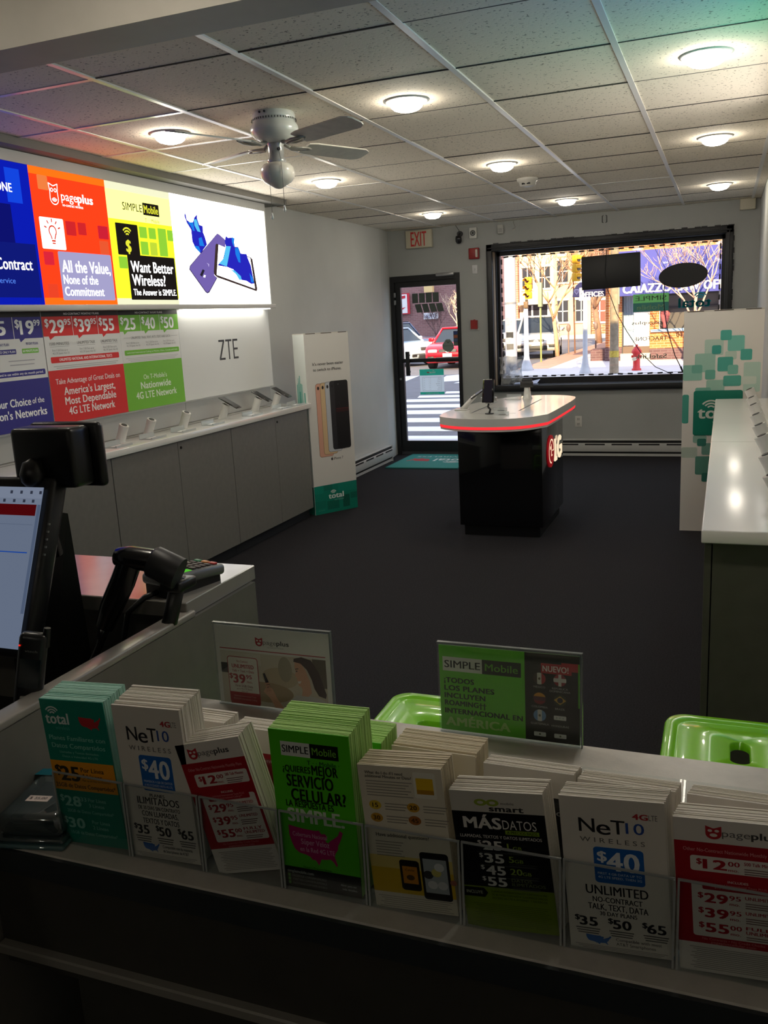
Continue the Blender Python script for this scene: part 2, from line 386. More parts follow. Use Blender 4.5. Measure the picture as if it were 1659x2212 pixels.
b = MB(); b.box(-3.29, -3.245, 9.205, 9.232, .888, 1.152, DOORM, .005); b.box(-3.28, -3.255, 9.23, 9.27, 1.10, 1.12, DOORM); b.box(-3.28, -3.255, 9.23, 9.27, .92, .94, DOORM); struct('door_handle', b, None, d1)
b = MB(); b.cyl((-3.376, 9.272, .851), (-3.376, 9.26, .851), .014, .013, ALU, 14); struct('door_lock', b, 'round steel lock', d1)
b = MB(); b.box(-2.905, -2.703, 9.20, 9.246, 1.934, 1.966, ALU, .004); b.box(-2.93, -2.72, 9.235, 9.25, 1.905, 1.915, DOORM); struct('door_closer', b, 'grey metal door closer', d1)
b = MB()
for z in (1.66, 1.74): b.box(-3.405, -3.385, 9.235, 9.262, z, z+.05, ALU, .003)
struct('hinge', b, None, d1)
DEC = (74, 84, 80)
p = Print(346, 230, .346, .230, DEC, L=.0004, bare=True)
for i in range(4):
    x = 10+i*79; p.rect(x, 8, x+68, 112, DEC); x2 = x+28+i*2; p.poly([(x2-2, 124), (x2+66, 122), (x2+90, 212), (x2+22, 214)], DEC)
p.build('door_decal', d1, (-3.045, 9.284, 1.55))
p = Print(280, 278, .281, .279, (0, 0, 0), bare=True); p.rect(0, 0, 280, 278, THIN((226, 236, 240)), 0, 0)
p.rect(0, 0, 280, 68, THIN((70, 206, 176))); p.rect(0, 250, 280, 278, THIN((70, 206, 176))); logo_total(p, 150, 34, 20, (225, 240, 235), 66, 3, True); usa(p, 84, 26, 114, 46, (190, 90, 90), 3)
p.rect(32, 86, 248, 88, (120, 130, 132)); p.rect(32, 238, 248, 240, (120, 130, 132)); p.rect(32, 86, 34, 240, (120, 130, 132)); p.rect(246, 86, 248, 240, (120, 130, 132))
for i, s in enumerate(('Sunday', 'Monday', 'Tuesday', 'Wednesday', 'Thursday', 'Friday', 'Saturday')):
    p.text(s, 236, 100+i*20, 7, (90, 96, 100), 'r', None, 0, 4, True); p.text('10 - 7', 116, 100+i*20, 7, (110, 116, 120), 'c', None, 0, 4, True); p.text('pm', 52, 100+i*20, 7, (110, 116, 120), 'c', None, 0, 4, True)
p.text('totalwireless', 140, 264, 10, (225, 240, 235), 'c', 150, 0, 4, True)
o = p.build('hours_sign', d1, (-3.017, 9.283, .671)); o['label'] = 'teal and white opening hours notice'
p = Print(134, 136, .134, .136, DEC, bare=True); p.poly([(46, 0), (90, 0), (128, 50), (134, 96), (96, 136), (50, 136), (4, 100), (2, 56)], (120, 134, 128)); p.text('SURCHARGE', 68, 70, 12, (70, 80, 78), 'c', 110, 0, 3, True); p.poly([(46, 22), (68, 44), (90, 22), (80, 18), (68, 30), (56, 18)], (70, 80, 78), 3); p.build('door_decal', d1, (-2.816, 9.284, 1.13))
p = Print(56, 158, .05, .158, (60, 66, 72), t=.0006)
for i, c in enumerate(((40, 60, 120), (170, 90, 60), (70, 90, 130), (90, 110, 100))): p.rect(4, 4+i*39, 52, 36+i*39, c)
p.build('card_sticker', d1, (-2.727, 9.283, 1.193))

# window
w1 = bpy.data.objects.new('window_1', None); COL.objects.link(w1); w1['kind'] = 'structure'; w1['label'] = 'large shop window in a black painted frame'
b = MB()
b.box(-2.352, -2.29, 9.225, 9.265, .69, 2.215, BLACKP, .006); b.box(-.015, .05, 9.225, 9.265, .69, 2.215, BLACKP, .006)
b.box(-2.352, .05, 9.225, 9.265, 2.145, 2.215, BLACKP, .006); b.box(-2.352, .05, 9.22, 9.265, .69, .752, BLACKP, .006)
b.box(-2.335, .033, 9.215, 9.23, 2.17, 2.185, BLACKP, .004); b.box(.01, .02, 9.21, 9.23, .75, 2.185, BLACKP, .004)
rr = random.Random(5)
for k in range(26):
    z = .75+k*.055; b.box(.048, .052+rr.random()*.012, 9.24, 9.262, z, z+.05, BLACKP)
for k in range(40):
    x = -2.34+k*.06; b.box(x, x+.055, 9.245, 9.262, 2.21, 2.217+rr.random()*.012, BLACKP)
struct('window_frame', b, None, w1)
b = MB(); b.box(-2.292, -2.285, 9.26, 9.46, .745, 2.155, M((150, 128, 100), .6)); b.box(-2.29, -2.25, 9.40, 9.46, .745, 2.155, BLACKP); b.box(-2.285, -2.276, 9.34, 9.40, .745, 2.155, BLACKP); b.box(-.05, -.015, 9.40, 9.46, .745, 2.155, BLACKP)
b.box(-2.29, -.015, 9.40, 9.46, 2.105, 2.155, BLACKP); b.box(-2.29, -.015, 9.40, 9.46, .745, .82, BLACKP); b.box(-.022, -.012, 9.26, 9.41, .745, 2.155, BLACKP); b.box(-2.29, -.015, 9.26, 9.41, 2.145, 2.158, BLACKP)
struct('window_casing', b, None, w1)
b = MB(); b.box(-2.285, -.02, 9.255, 9.41, .74, .757, M((96, 98, 106), .16)); struct('window_sill', b, None, w1)
b = MB(); b.box(-2.25, -.05, 9.43, 9.436, .82, 2.105, GLASS); struct('glass_pane', b, None, w1)
p = Print(346, 176, .346, .176, DEC, bare=True); p.rect(0, 0, 346, 88, THIN((110, 176, 96))); p.rect(0, 88, 346, 176, THIN((62, 104, 84))); p.text('SIMPLE', 172, 44, 46, (74, 110, 72), 'c', 300, 1, 3, True); p.text('Mobile', 172, 132, 48, (126, 164, 120), 'c', 270, 1, 3, True); p.build('window_decal', w1, (-.708, 9.428, 1.453))
p = Print(310, 190, .31, .19, DEC, bare=True); logo_total(p, 155, 130, 88, THIN((30, 118, 124)), 300, 1, True); p.build('window_decal', w1, (-.289, 9.428, 1.46))
for s, x, z, wd, h, c, bo in (('pageplus', -.745, 1.345, .29, .034, (80, 84, 84), .6), ('TRACFONE', -.706, 1.183, .32, .04, (58, 60, 66), 1.0), ('SafeLink', -.70, 1.005, .31, .042, (150, 146, 132), 1.4), ('O NET10', -.33, 1.212, .25, .05, (70, 74, 92), .5)):
    p = Print(100, 100, 1, 1, DEC, bare=True); p.text(s, 50, 50, h*100, c, 'c', wd*100, bo, 1, True); p.build('window_decal', w1, (x, 9.428, z-.5))

# near-wall fittings
def recessed(x, y, lab, s_=LAMP):
    t = thing('recessed_light', lab, 'ceiling light', (x, y, H), 0, 'round recessed ceiling lights')
    b = MB(); b.lathe([(.076, .001), (.078, -.010), (.092, -.009), (.101, -.004), (.102, .001)], M((205, 203, 198), .35), 32, None, True, False); b.build('trim_ring', t)
    b = MB(); b.lathe([(.0745, -.004), (.074, -.016), (.069, -.029), (.055, -.04), (.032, -.047), (.001, -.05)], E((255, 245, 228), s_), 24, None, True, False); b.build('bulb', t)
    return t
r0 = recessed(-2.54, 3.865, 'lit recessed light left of the ceiling fan')
for (x, y), l in zip(((-1.335, 3.9), (-.1, 3.87), (-2.535, 5.67), (-1.36, 5.8), (-.086, 5.72), (-2.54, 8.03), (-1.31, 7.99), (-.075, 7.94)), (
    'lit recessed light just right of the upper ceiling fan blade', 'largest lit recessed light, by the bluish ceiling corner on the right', 'lit recessed light below the right-hand fan blade tip', 'lit recessed light beside the smoke detector', 'middle of the three lit recessed lights along the right wall', 'lit recessed light nearest the exit sign', 'lit recessed light in the ceiling above the window', 'farthest lit recessed light along the right wall, near the window corner')):
    dup(r0, (x, y, H), l)
for x, l in ((-2.54, 'left'), (-1.34, 'middle'), (-.09, 'right')): dup(r0, (x, 1.58, H), 'assumed unseen recessed light above the service counter, '+l+' one of its row')  # assumed lamps, out of view, added to light the leaflet tops and beam
for x, l in ((-1.25, 'left'), (-.15, 'right')): recessed(x, -1.5, 'dim unseen fill light added behind the service counter, on the '+l, LAMP*.5)  # added fill lamps, out of view, to brighten the leaflet fronts
t = thing('smoke_detector', 'white round smoke detector on the ceiling', 'smoke detector', (-1.35, 6.54, H))
b = MB(); b.lathe([(.075, .002), (.075, -.018), (.062, -.024), (.055, -.05), (.03, -.056), (.001, -.056)], M((200, 196, 186), .4), 24, None, True, False); b.build('housing', t)
b = MB(); b.box(-.03, -.005, -.057, -.05, -.046, -.034, M((30, 30, 30), .6)); b.box(.005, .03, -.057, -.05, -.046, -.034, M((30, 30, 30), .6)); b.build('sensor_slot', t)

def fan():
    FW = M((226, 229, 223), .22, coat=.4); FB = M((214, 208, 194), .45, var=.08, vs_=20); BR = M((165, 160, 148), .35, .2)
    t = thing('ceiling_fan', 'white four bladed ceiling fan with a frosted globe and two pull chains', 'ceiling fan', (-1.93, 3.78, H)); t.scale = (.88, .88, .86)
    b = MB(); b.lathe([(.10, .001), (.108, -.004), (.112, -.035), (.107, -.045), (.112, -.053), (.122, -.07), (.125, -.088), (.119, -.108), (.10, -.128), (.078, -.145), (.05, -.152)], FW, 36)
    for k in range(48):
        a = 2*PI*k/48; b.box(-.002, .002, -.001, .001, -.0455, -.036, M((40, 38, 34), .7), 0, T(.1145*math.cos(a), .1145*math.sin(a), 0) @ Matrix.Rotation(a+PI/2, 4, 'Z'))
    for a in (-1.75, -1.5): b.cyl((.113*math.cos(a), .113*math.sin(a), -.014), (.118*math.cos(a), .118*math.sin(a), -.014), .006, .005, M((40, 38, 34), .7), 8)
    b.build('motor_housing', t)
    for k in range(4):
        X = RZ(65+90*k)
        b = MB(); prof = [(.19, -.052), (.24, -.064), (.58, -.068), (.615, -.05), (.625, -.03), (.625, .03), (.615, .05), (.58, .068), (.24, .064), (.19, .052)]
        b.ext([(x, y, 0) for x, y in prof], (0, 0, .007), FB, X @ T(0, 0, -.158) @ RX(-13)); b.build('blade', t)
        b = MB(); b.tube([(.06, 0, -.15), (.10, .0, -.165), (.15, 0, -.162), (.20, 0, -.158)], [.012, .01, .009, .008], BR, 8, X)
        for sg in (-1, 1): b.tube([(.09, sg*.005, -.163), (.13, sg*.032, -.165), (.175, sg*.038, -.162), (.21, sg*.02, -.160), (.235, sg*.004, -.158)], .006, BR, 6, X)
        b.build('blade_bracket', t)
    b = MB(); b.lathe([(.045, -.15), (.042, -.16), (.04, -.225), (.048, -.232), (.05, -.245), (.04, -.252)], M((190, 190, 186), .2, .3), 24); b.cyl((.03, -.028, -.185), (.036, -.034, -.185), .009, .008, M((50, 48, 46), .5), 10); b.build('switch_housing', t)
    b = MB(); b.lathe([(.045, -.248), (.07, -.256), (.086, -.275), (.09, -.30), (.085, -.325), (.07, -.345), (.045, -.36), (.018, -.376), (.001, -.379)], M((244, 236, 220), .25, coat=.3), 32, None, True, False); b.build('glass_globe', t)
    for x, y, z1 in ((.062, -.07, -.475), (.0, -.094, -.51)):
        b = MB(); b.tube([(x*.5, y*.4, -.19), (x*.9, y*.9, -.25), (x, y, -.30), (x, y, z1)], .0014, M((130, 126, 116), .4, .4), 5)
        ch = b.build('pull_chain', t)
        b = MB(); b.lathe([(.001, z1+.002), (.003, z1), (.0075, z1-.022), (.006, z1-.03), (.001, z1-.033)], FW, 12, T(x, y, 0)); b.build('chain_pull', ch)
fan()

t = thing('exit_sign', 'cream EXIT sign with red letters above the door', 'sign', (-3.082, 9.26, 2.24))
b = MB(); b.box(-.148, .148, -.05, 0, 0, .185, M((196, 190, 168), .5), .008); b.build('housing', t)
p = Print(296, 185, .29, .18, (0, 0, 0), bare=True); p.text('EXIT', 148, 92, 150, (200, 48, 44), 'c', 178, 1.6, 1); p.build('red_letters', t, (0, -.051, .002))
t = thing('dome_camera', 'small dark security camera on the wall right of the exit sign', 'security camera', (-2.634, 9.26, 2.30))
b = MB(); b.cyl((0, 0, .05), (.0, -.03, .05), .03, .028, M((50, 50, 52), .5)); b.tube([(0, -.02, .05), (.012, -.05, .045), (.01, -.065, .02)], .012, M((40, 40, 42), .5), 8); b.build('wall_bracket', t)
b = MB(); b.lathe([(.001, .035), (.028, .025), (.034, 0), (.033, -.03), (.022, -.05), (.001, -.055)], M((28, 28, 32), .2), 20, T(0, -.07, 0) @ RX(10)); b.build('camera_body', t)
b = MB(); b.tube([(0, -.01, .07), (-.02, -.012, .1), (-.045, -.012, .14)], .003, M((60, 60, 60), .6), 5); b.build('cable', t)
t = thing('alarm_sounder', 'square white alarm sounder high on the front wall', 'alarm', (-2.489, 9.26, 2.346))
b = MB(); b.box(-.041, .041, -.03, 0, -.056, .056, M((206, 206, 200), .5), .006); b.build('housing', t)
b = MB(); b.lathe([(.029, .001), (.029, .004), (.021, .004), (.021, .001)], M((70, 72, 70), .6), 20, T(0, -.03, 0) @ RX(90), False, False)
for k in range(4): b.box(-.021, .021, -.034, -.03, -.003, .003, M((70, 72, 70), .6), 0, RY(45*k))
b.build('speaker_grille', t)
t = thing('fire_strobe', 'red square fire alarm strobe beside the window top corner', 'fire alarm', (-2.485, 9.26, 2.14))
b = MB(); b.box(-.056, .056, -.035, 0, -.056, .056, M((140, 26, 26), .4), .007); b.build('housing', t)
b = MB(); b.box(.022, .046, -.052, -.034, -.04, .04, M((190, 176, 166), .15), .006); b.build('strobe_lens', t)
t = thing('light_switch', 'white wall switch plate below the fire strobe', 'light switch', (-2.484, 9.26, 1.979))
b = MB(); b.box(-.029, .029, -.008, 0, -.045, .045, M((206, 206, 206), .4), .003); b.build('plate', t)
b = MB(); b.box(-.006, .006, -.014, -.007, -.012, .012, M((190, 190, 190), .4), .002); b.build('toggle', t)
b = MB(); b.ext([(-.036, 0, -.046), (.034, 0, -.05), (.036, 0, .042), (.012, 0, .044), (.006, 0, .052), (-.008, 0, .045), (-.036, 0, .046)], (0, -.03, 0), M((150, 34, 32), .5)); b.box(-.03, .045, -.004, 0, -.06, -.04, M((196, 194, 188), .5))
tag(b.build('pull_station', None, (-2.505, 9.26, 1.412)), 'small dark red box on the wall between door and window', 'fire alarm')
t = thing('motion_sensor', 'white motion sensor box under the ceiling left of the window', 'sensor', (-2.195, 9.26, 2.36))
b = MB(); b.box(-.029, .029, -.045, 0, -.045, .045, M((176, 176, 170), .5), .006); b.build('housing', t)
b = MB(); b.box(-.02, .02, -.049, -.044, -.03, .008, M((150, 150, 146), .3), .003); b.build('lens', t)
b = MB(); b.tube([(0, 0, .07), (0, -.01, .05), (.02, -.02, .01), (-.01, -.02, -.01)], .003, M((150, 148, 140), .5), 6); b.box(-.014, .014, -.006, 0, -.02, -.01, M((180, 178, 170), .5)); b.box(.05, .056, -.004, 0, -.02, .07, M((170, 170, 165), .5))
tag(b.build('ceiling_hook', None, (-2.06, 9.26, 2.36)), 'thin pale wire hook under the ceiling above the window corner', 'hook')
t = thing('bracket_clip', 'pair of small dark curved clips on the wall above the window', 'bracket', (-1.147, 9.26, 2.372))
for sg in (-1, 1):
    b = MB(); b.tube([(sg*.012, -.004, .034), (sg*.022, -.008, .03), (sg*.022, -.008, -.03), (sg*.012, -.004, -.034)], .0035, M((28, 28, 28), .5), 6); b.build('clip', t)
b = MB(); b.box(-.068, .068, -.06, 0, -.05, .05, M((198, 192, 172), .5), .006); tag(b.build('junction_box', None, (.165, 9.26, 2.39)), 'cream box under the ceiling in the corner right of the window', 'box')
t = thing('wall_outlet', 'white wall socket below the window, right of the round-topped island', 'socket', (-1.408, 9.26, .36))
b = MB(); b.box(-.036, .036, -.006, 0, -.058, .058, M((214, 212, 204), .4), .003); b.build('plate', t)
b = MB()
for z in (-.026, .026):
    b.box(-.017, .017, -.009, -.005, z-.017, z+.017, M((200, 198, 190), .4), .004)
    for x in (-.007, .007): b.box(x-.002, x+.002, -.0095, -.008, z-.006, z+.008, M((40, 40, 40), .5))
b.build('socket', t)
HW = M((190, 190, 186), .4); DK = M((24, 24, 24), .7)
def heater(name, lab, L, loc, rz):
    t = thing(name, lab, 'heater', loc, rz)
    b = MB(); b.box(0, L, -.012, 0, 0, .175, HW); b.box(0, L, -.062, -.05, .05, .14, HW, .004); b.box(0, L, -.058, 0, .165, .178, HW, .004); b.box(0, L, -.052, -.012, .004, .03, HW); b.box(0, .012, -.06, 0, 0, .178, HW); b.box(L-.012, L, -.06, 0, 0, .178, HW); b.build('casing', t)
    b = MB(); b.box(.012, L-.012, -.05, -.012, .03, .165, DK); b.build('heating_fin', t)
    n = max(2, int(L/.26)); b = MB()
    for k in range(n): b.box(.05+k*L/n, .05+(k+.75)*L/n, -.0625, -.05, .118, .134, DK)
    b.build('vent_slot', t)
heater('baseboard_heater', 'white baseboard heater along the wall under the window', 2.45, (-2.2, 9.258, .0), 0)
heater('baseboard_heater', 'white baseboard heater with dark slots along the left wall by the doormat', 2.2, (-3.398, 6.6, .0), 90)
t = thing('wall_hook', 'small tan plastic hook on the wall left of the door frame', 'hook', (-3.44, 8.96, 1.33))
b = MB(); b.box(-.005, .012, -.02, .02, -.05, .05, M((190, 150, 110), .5), .004); b.build('plate', t)
b = MB(); b.box(.01, .022, -.012, .012, -.03, -.005, M((170, 130, 90), .5), .004); b.build('catch', t)

# doormat
p = Print(780, 880, .78, .88, (38, 116, 112), t=.012, rough=.95); p.rect(14, 14, 766, 866, (46, 136, 130))
usa(p, 440, 380, 700, 600, (180, 60, 62), 2); logo_total(p, 230, 490, 150, (214, 222, 220), 330, 3); p.text('WIRELESS', 400, 700, 60, (190, 206, 204), 'c', 520, 0, 3)
o = p.build('doormat', None, (-2.86, 9.20, .013), (-PI/2, 0, PI)); tag(o, 'teal doormat with white lettering and red map in front of the door', 'doormat')

# things at the window
t = thing('string_light', 'string of small light modules running round the window edge', 'string light', (0, 0, 0))
b = MB(); MOD = M((40, 38, 36), .5); WIRE = M((50, 44, 40), .5)
path = [(-2.235, .835), (-2.235, 2.09), (-.062, 2.09), (-.062, .835), (-2.235, .835)]
for (xa, za), (xb, zb) in zip(path, path[1:]):
    d = math.hypot(xb-xa, zb-za); n = int(d/.095); pts = []
    for k in range(n+1):
        f = k/n; x = xa+(xb-xa)*f; z = za+(zb-za)*f; pts.append((x, 9.415, z+(.006*math.sin(k*2.1) if abs(xb-xa) > .1 else 0)))
    b.tube(pts, .0025, WIRE, 5)
wires = b.build('wire', t)
for (xa, za), (xb, zb) in zip(path, path[1:]):
    d = math.hypot(xb-xa, zb-za); n = int(d/.095); hz = abs(xb-xa) > .1
    for k in range(n):
        f = (k+.5)/n; x = xa+(xb-xa)*f; z = za+(zb-za)*f
        b = MB(); b.box(-.026, .026, -.006, .006, -.008, .008, MOD, .003, T(x, 9.415, z) @ (RY(90) if not hz else RY(rr.uniform(-4, 4)))); b.build('light_module', t)
NEON = M((16, 16, 18), .5)
t = thing('hanging_sign', 'black rectangular back of a sign hanging in the window', 'sign', (-1.097, 9.37, 1.87))
b = MB(); b.box(-.29, .29, -.02, .01, -.165, .165, NEON, .008, RY(-1.0)); b.build('sign_panel', t)
b = MB()
for sg in (-1, 1): b.tube([(sg*.26, 0, .16), (sg*.2, .02, .25)], .002, NEON, 5)
b.build('hanging_wire', t)
b = MB(); b.tube([(-.04, -.022, .21), (-.05, -.024, .1), (-.055, -.024, -.02), (-.03, -.024, -.12), (-.035, -.022, -.165), (0, -.01, -.25), (.06, 0, -.42), (.16, 0, -.6), (.3, 0, -.82), (.45, -.02, -.97), (.62, -.04, -1.05)], .004, NEON, 6); b.build('power_cord', t)
t = thing('hanging_sign', 'black oval back of a sign hanging in the window', 'sign', (-.402, 9.37, 1.787))
b = MB(); b.ext([(.23*math.cos(2*PI*k/48), 0, .118*math.sin(2*PI*k/48)) for k in range(48)], (0, .03, 0), NEON, RY(-3), True); b.build('sign_panel', t)
b = MB()
for x0, x1 in ((-.17, -.3), (.12, .26), (-.12, -.2)): b.tube([(x0, 0, .08), (x1, .02, .33)], .002, NEON, 5)
b.build('hanging_wire', t)
b = MB(); b.tube([(-.17, -.01, -.06), (-.18, -.01, -.2), (-.165, 0, -.36), (-.13, 0, -.55), (-.06, 0, -.78), (0, -.02, -.9)], .005, NEON, 6); b.cyl((-.002, -.02, -.89), (.02, -.02, -.95), .01, .008, NEON, 10); b.build('power_cord', t)
b = MB(); b.box(-.12, .13, -.004, .0, 0, .002, M((190, 196, 220), .6)); b.add([(-.12, -.05, .012), (.13, -.05, .012), (.15, .03, .05), (.05, .03, .03), (-.12, .03, .018)], [(0, 1, 2, 3, 4)], M((190, 196, 220), .6))
b.box(-.12, .13, -.05, .03, .0, .003, M((190, 196, 220), .6)); tag(b.build('paper_sheet', None, (-1.97, 9.30, .758)), 'curled white paper lying on the window sill', 'paper')
PL = CLEAR((235, 238, 240), .35, .12, .42)
b = MB(); rp = random.Random(9)
g = [[(-2.262+.03*i+rp.uniform(-.008, .008), 9.39+rp.uniform(-.02, .012)-.006*j, .76+.037*j+rp.uniform(-.006, .006)) for i in range(9)] for j in range(9)]
b.add([q for r_ in g for q in r_], [(j*9+i, j*9+i+1, j*9+i+10, j*9+i+9) for j in range(8) for i in range(8)], PL, False)
tag(b.build('plastic_sheet', None), 'crinkled clear plastic bag standing in the lower left window corner', 'plastic bag')
# ------------------------------------------------------------------ left wall: backlit sign box, price boards, display counter
LX = -3.25
Z0, Z1 = 1.667, 2.343
WHT = (255, 255, 255)
t = thing('sign_box', 'long backlit sign box of coloured panels on the left wall', 'lit sign', (LX, 0, 0))
HS = M((196, 196, 192), .4)
b = MB(); b.box(-.15, .006, 2.2, 6.10, Z1, Z1+.055, HS); b.box(-.15, .03, 2.2, 6.12, Z0-.03, Z0, HS, .004); b.box(-.15, .006, 6.088, 6.10, Z0, Z1, HS); b.box(-.15, .006, 2.2, 2.21, Z0, Z1, HS); b.box(-.15, -.14, 2.2, 6.1, Z0, Z1, HS); b.build('housing', t)
b = MB(); b.box(-.03, .01, 4.90, 6.06, Z0-.036, Z0-.031, E((255, 250, 236), 9.0)); b.build('light_strip', t)
def lit(W, y0, y1, base, fn, lab, s=BOX):
    wd = y1-y0; p = Print(W, 676, wd, Z1-Z0, base, t=.01, L=.00025, emit=s); fn(p)
    o = p.build('graphic_panel', t, (0, (y0+y1)/2, Z0), (0, 0, PI/2)); o['label'] = lab
def g_blue(p):
    p.rect(0, 0, 1260, 676, (8, 22, 150, 1.5)); p.rect(1120, 30, 1205, 190, (20, 70, 225)); p.rect(1010, 200, 1130, 400, (14, 18, 110)); p.rect(700, 380, 1245, 640, (16, 26, 120)); p.rect(820, 60, 960, 170, (12, 30, 190))
    p.text('TRACFONE', 1150, 122, 40, WHT, 'r', 230, 2); p.text('No Contract', 1212, 480, 54, WHT, 'r', 300, 2); p.text('Wireless Service', 1100, 560, 26, (90, 140, 250), 'r', 250)
def g_red(p):
    W, Hh = 585, 676; R = (226, 46, 16)
    p.rect(0, 0, 585, 36, (240, 84, 14, 2.2)); p.rect(0, 640, 585, 676, (240, 80, 14, 2.2)); p.rect(56, 36, 130, 106, (244, 130, 66), 6, 2)
    logo_owl(p, 166, 120, 92, WHT, R, True, 3); p.text('page', 218, 122, 44, WHT, 'l', 124, .4); p.text('plus', 346, 122, 44, WHT, 'l', 120, 2.4); p.text('no-contract wireless', 302, 166, 15, WHT, 'c', 160, .6)
    p.rect(34, 240, 210, 396, (250, 246, 240), 8, 2)
    p.arc(122, 306, 26, 7, 130, 410, R, 3, 18); p.line(104, 326, 112, 346, 7, R, 3); p.line(140, 326, 132, 346, 7, R, 3); p.rect(108, 350, 136, 358, R, 2, 3); p.rect(110, 363, 134, 369, R, 2, 3)
    for a in (-160, -125, -90, -55, -20): c, s_ = math.cos(math.radians(a)), math.sin(math.radians(a)); p.line(122+c*44, 306+s_*44, 122+c*62, 306+s_*62, 7, R, 3)
    for x0, y0, x1, y1, c in ((226, 246, 304, 318, (212, 40, 44)), (320, 246, 386, 310, (212, 40, 44)), (484, 250, 570, 320, (208, 34, 54)), (484, 330, 560, 402, (238, 90, 50)), (34, 410, 106, 476, (222, 40, 60)), (34, 570, 110, 640, (240, 70, 40))): p.rect(x0, y0, x1, y1, c, 5, 2)
    p.rect(140, 404, 568, 652, (168, 164, 206), 8, 2)
    p.text('All the Value,', 160, 478, 60, WHT, 'l', 390, 2.2); p.text('None of the', 160, 545, 46, WHT, 'l', 274, 1.8); p.text('Commitment', 160, 606, 46, WHT, 'l', 316, 2)
def g_yel(p):
    W = 621; K = (30, 26, 24); G = (150, 214, 60); Y = (240, 240, 60)
    p.rect(0, 40, 621, 640, (232, 236, 120, 2.4)); p.rect(0, 200, 621, 640, (206, 216, 36, 2.0), 0, 2)
    p.text('SIMPLE', 140, 122, 42, K, 'l', 186, .6, 4); p.rect(334, 86, 496, 156, K, 3, 3); p.text('Mobile', 415, 121, 44, (236, 236, 60), 'c', 140, 2, 4); p.text('T · · Mobile ·', 425, 184, 20, (130, 120, 40), 'c', 160, .5, 4)
    p.rect(56, 220, 262, 396, K, 6, 3)
    for r in (16, 32, 48): p.arc(158, 292, r, 9, 222, 318, Y, 4)
    p.text('$', 158, 344, 66, Y, 'c', None, 2.4, 5)
    for x0, y0, x1, y1 in ((276, 226, 350, 290), (368, 226, 440, 290), (462, 222, 548, 386), (560, 226, 621, 290), (276, 310, 350, 386), (54, 406, 132, 472)): p.rect(x0, y0, x1, y1, G, 5, 3)
    p.rect(368, 310, 440, 386, (196, 222, 60), 5, 3)
    p.rect(134, 392, 610, 648, K, 6, 3)
    p.text('Want Better', 160, 458, 62, WHT, 'l', 426, 2.2, 5); p.text('Wireless?', 160, 534, 62, WHT, 'l', 330, 2.2, 5); p.text('The Answer is SIMPLE.', 160, 604, 36, WHT, 'l', 436, 1.8, 5)
def zq(x, y, W=1225, Hh=676):
    yt = -90+305*(x+98)/1528; v = (y-yt)/(1725-yt); xl = -98+136*v; xr = 1430+103*v
    return ((x-xl)/(xr-xl)*W, v*Hh)
def g_wht(p):
    def P_(pts, c, l): p.poly([zq(*q) for q in pts], c, l)
    B1, B2, B3 = (40, 40, 190), (30, 130, 236), (90, 200, 250)
    P_([(115, 215), (135, 262), (150, 345), (200, 382), (240, 375), (258, 300), (300, 248), (298, 310), (330, 420), (382, 440), (385, 540), (412, 612), (445, 742), (345, 885), (270, 800), (225, 690), (210, 500), (150, 390), (118, 285)], B1, 1)
    P_([(165, 380), (238, 378), (262, 520), (240, 520), (205, 440)], B2, 2); P_([(252, 332), (290, 330), (320, 440), (350, 540), (302, 525), (258, 430)], B3, 2); P_([(318, 640), (362, 620), (405, 770), (330, 760)], B2, 2); P_([(245, 760), (320, 770), (345, 850), (330, 870)], B2, 2)
    P_([(605, 560), (640, 578), (735, 665), (735, 780), (600, 900), (548, 1240), (598, 1290), (470, 1530), (440, 1545), (408, 1520), (175, 1150), (185, 1090), (590, 575)], (40, 34, 70), 3)
    P_([(605, 566), (640, 584), (735, 672), (735, 780), (600, 900), (548, 1240), (585, 1290), (470, 1505), (440, 1530), (412, 1505), (185, 1145), (192, 1095), (592, 580)], (118, 100, 176), 4)
    P_([(330, 1240), (372, 1145), (402, 1165), (362, 1270)], (40, 36, 50), 5); P_([(380, 1275), (392, 1240), (415, 1245), (408, 1280)], (250, 250, 250), 5); P_([(430, 1040), (470, 1060), (470, 1100), (460, 1100), (455, 1068)], (190, 176, 230), 5)
    P_([(590, 725), (1170, 955), (1200, 985), (1282, 1480), (1266, 1512), (600, 1282), (552, 1240), (542, 1190), (575, 745)], (64, 50, 48), 5)
    P_([(622, 742), (1160, 965), (1238, 1470), (587, 1238)], (252, 252, 255), 6)
    P_([(740, 600), (780, 632), (865, 625), (892, 780), (950, 782), (990, 890), (1095, 900), (1112, 960), (1168, 1090), (1226, 1385), (1170, 1390), (1080, 1338), (980, 1320), (900, 1228), (860, 1150), (760, 1110), (600, 1082), (690, 985), (740, 770), (725, 690)], B1, 7)
    P_([(742, 765), (822, 770), (772, 1000), (752, 1100), (622, 1052), (705, 960)], B3, 8); P_([(840, 622), (886, 640), (872, 780), (842, 700)], B2, 8); P_([(890, 800), (945, 790), (975, 900), (985, 1040), (950, 1030), (900, 900)], B2, 8); P_([(810, 1150), (880, 1165), (985, 1260), (1000, 1320), (960, 1325), (905, 1230)], B3, 8); P_([(1140, 1210), (1195, 1290), (1220, 1370), (1170, 1360)], B2, 8)
    p.text('ZTE AXON', 850, 66, 16, (224, 224, 224), 'c', 150, 0, 2)
lit(1260, 2.21, 3.66, (10, 26, 170, 1.5), g_blue, 'blue lit panel cut off by the picture edge', 1.3)
lit(585, 3.66, 4.245, (226, 46, 16, 2.2), g_red, 'orange red lit panel with owl and light bulb')
lit(621, 4.245, 4.866, (250, 250, 210), g_yel, 'yellow green lit panel with black boxes')
lit(1225, 4.866, 6.088, (255, 251, 242), g_wht, 'white lit panel with a purple phone and blue splash', 4.5)
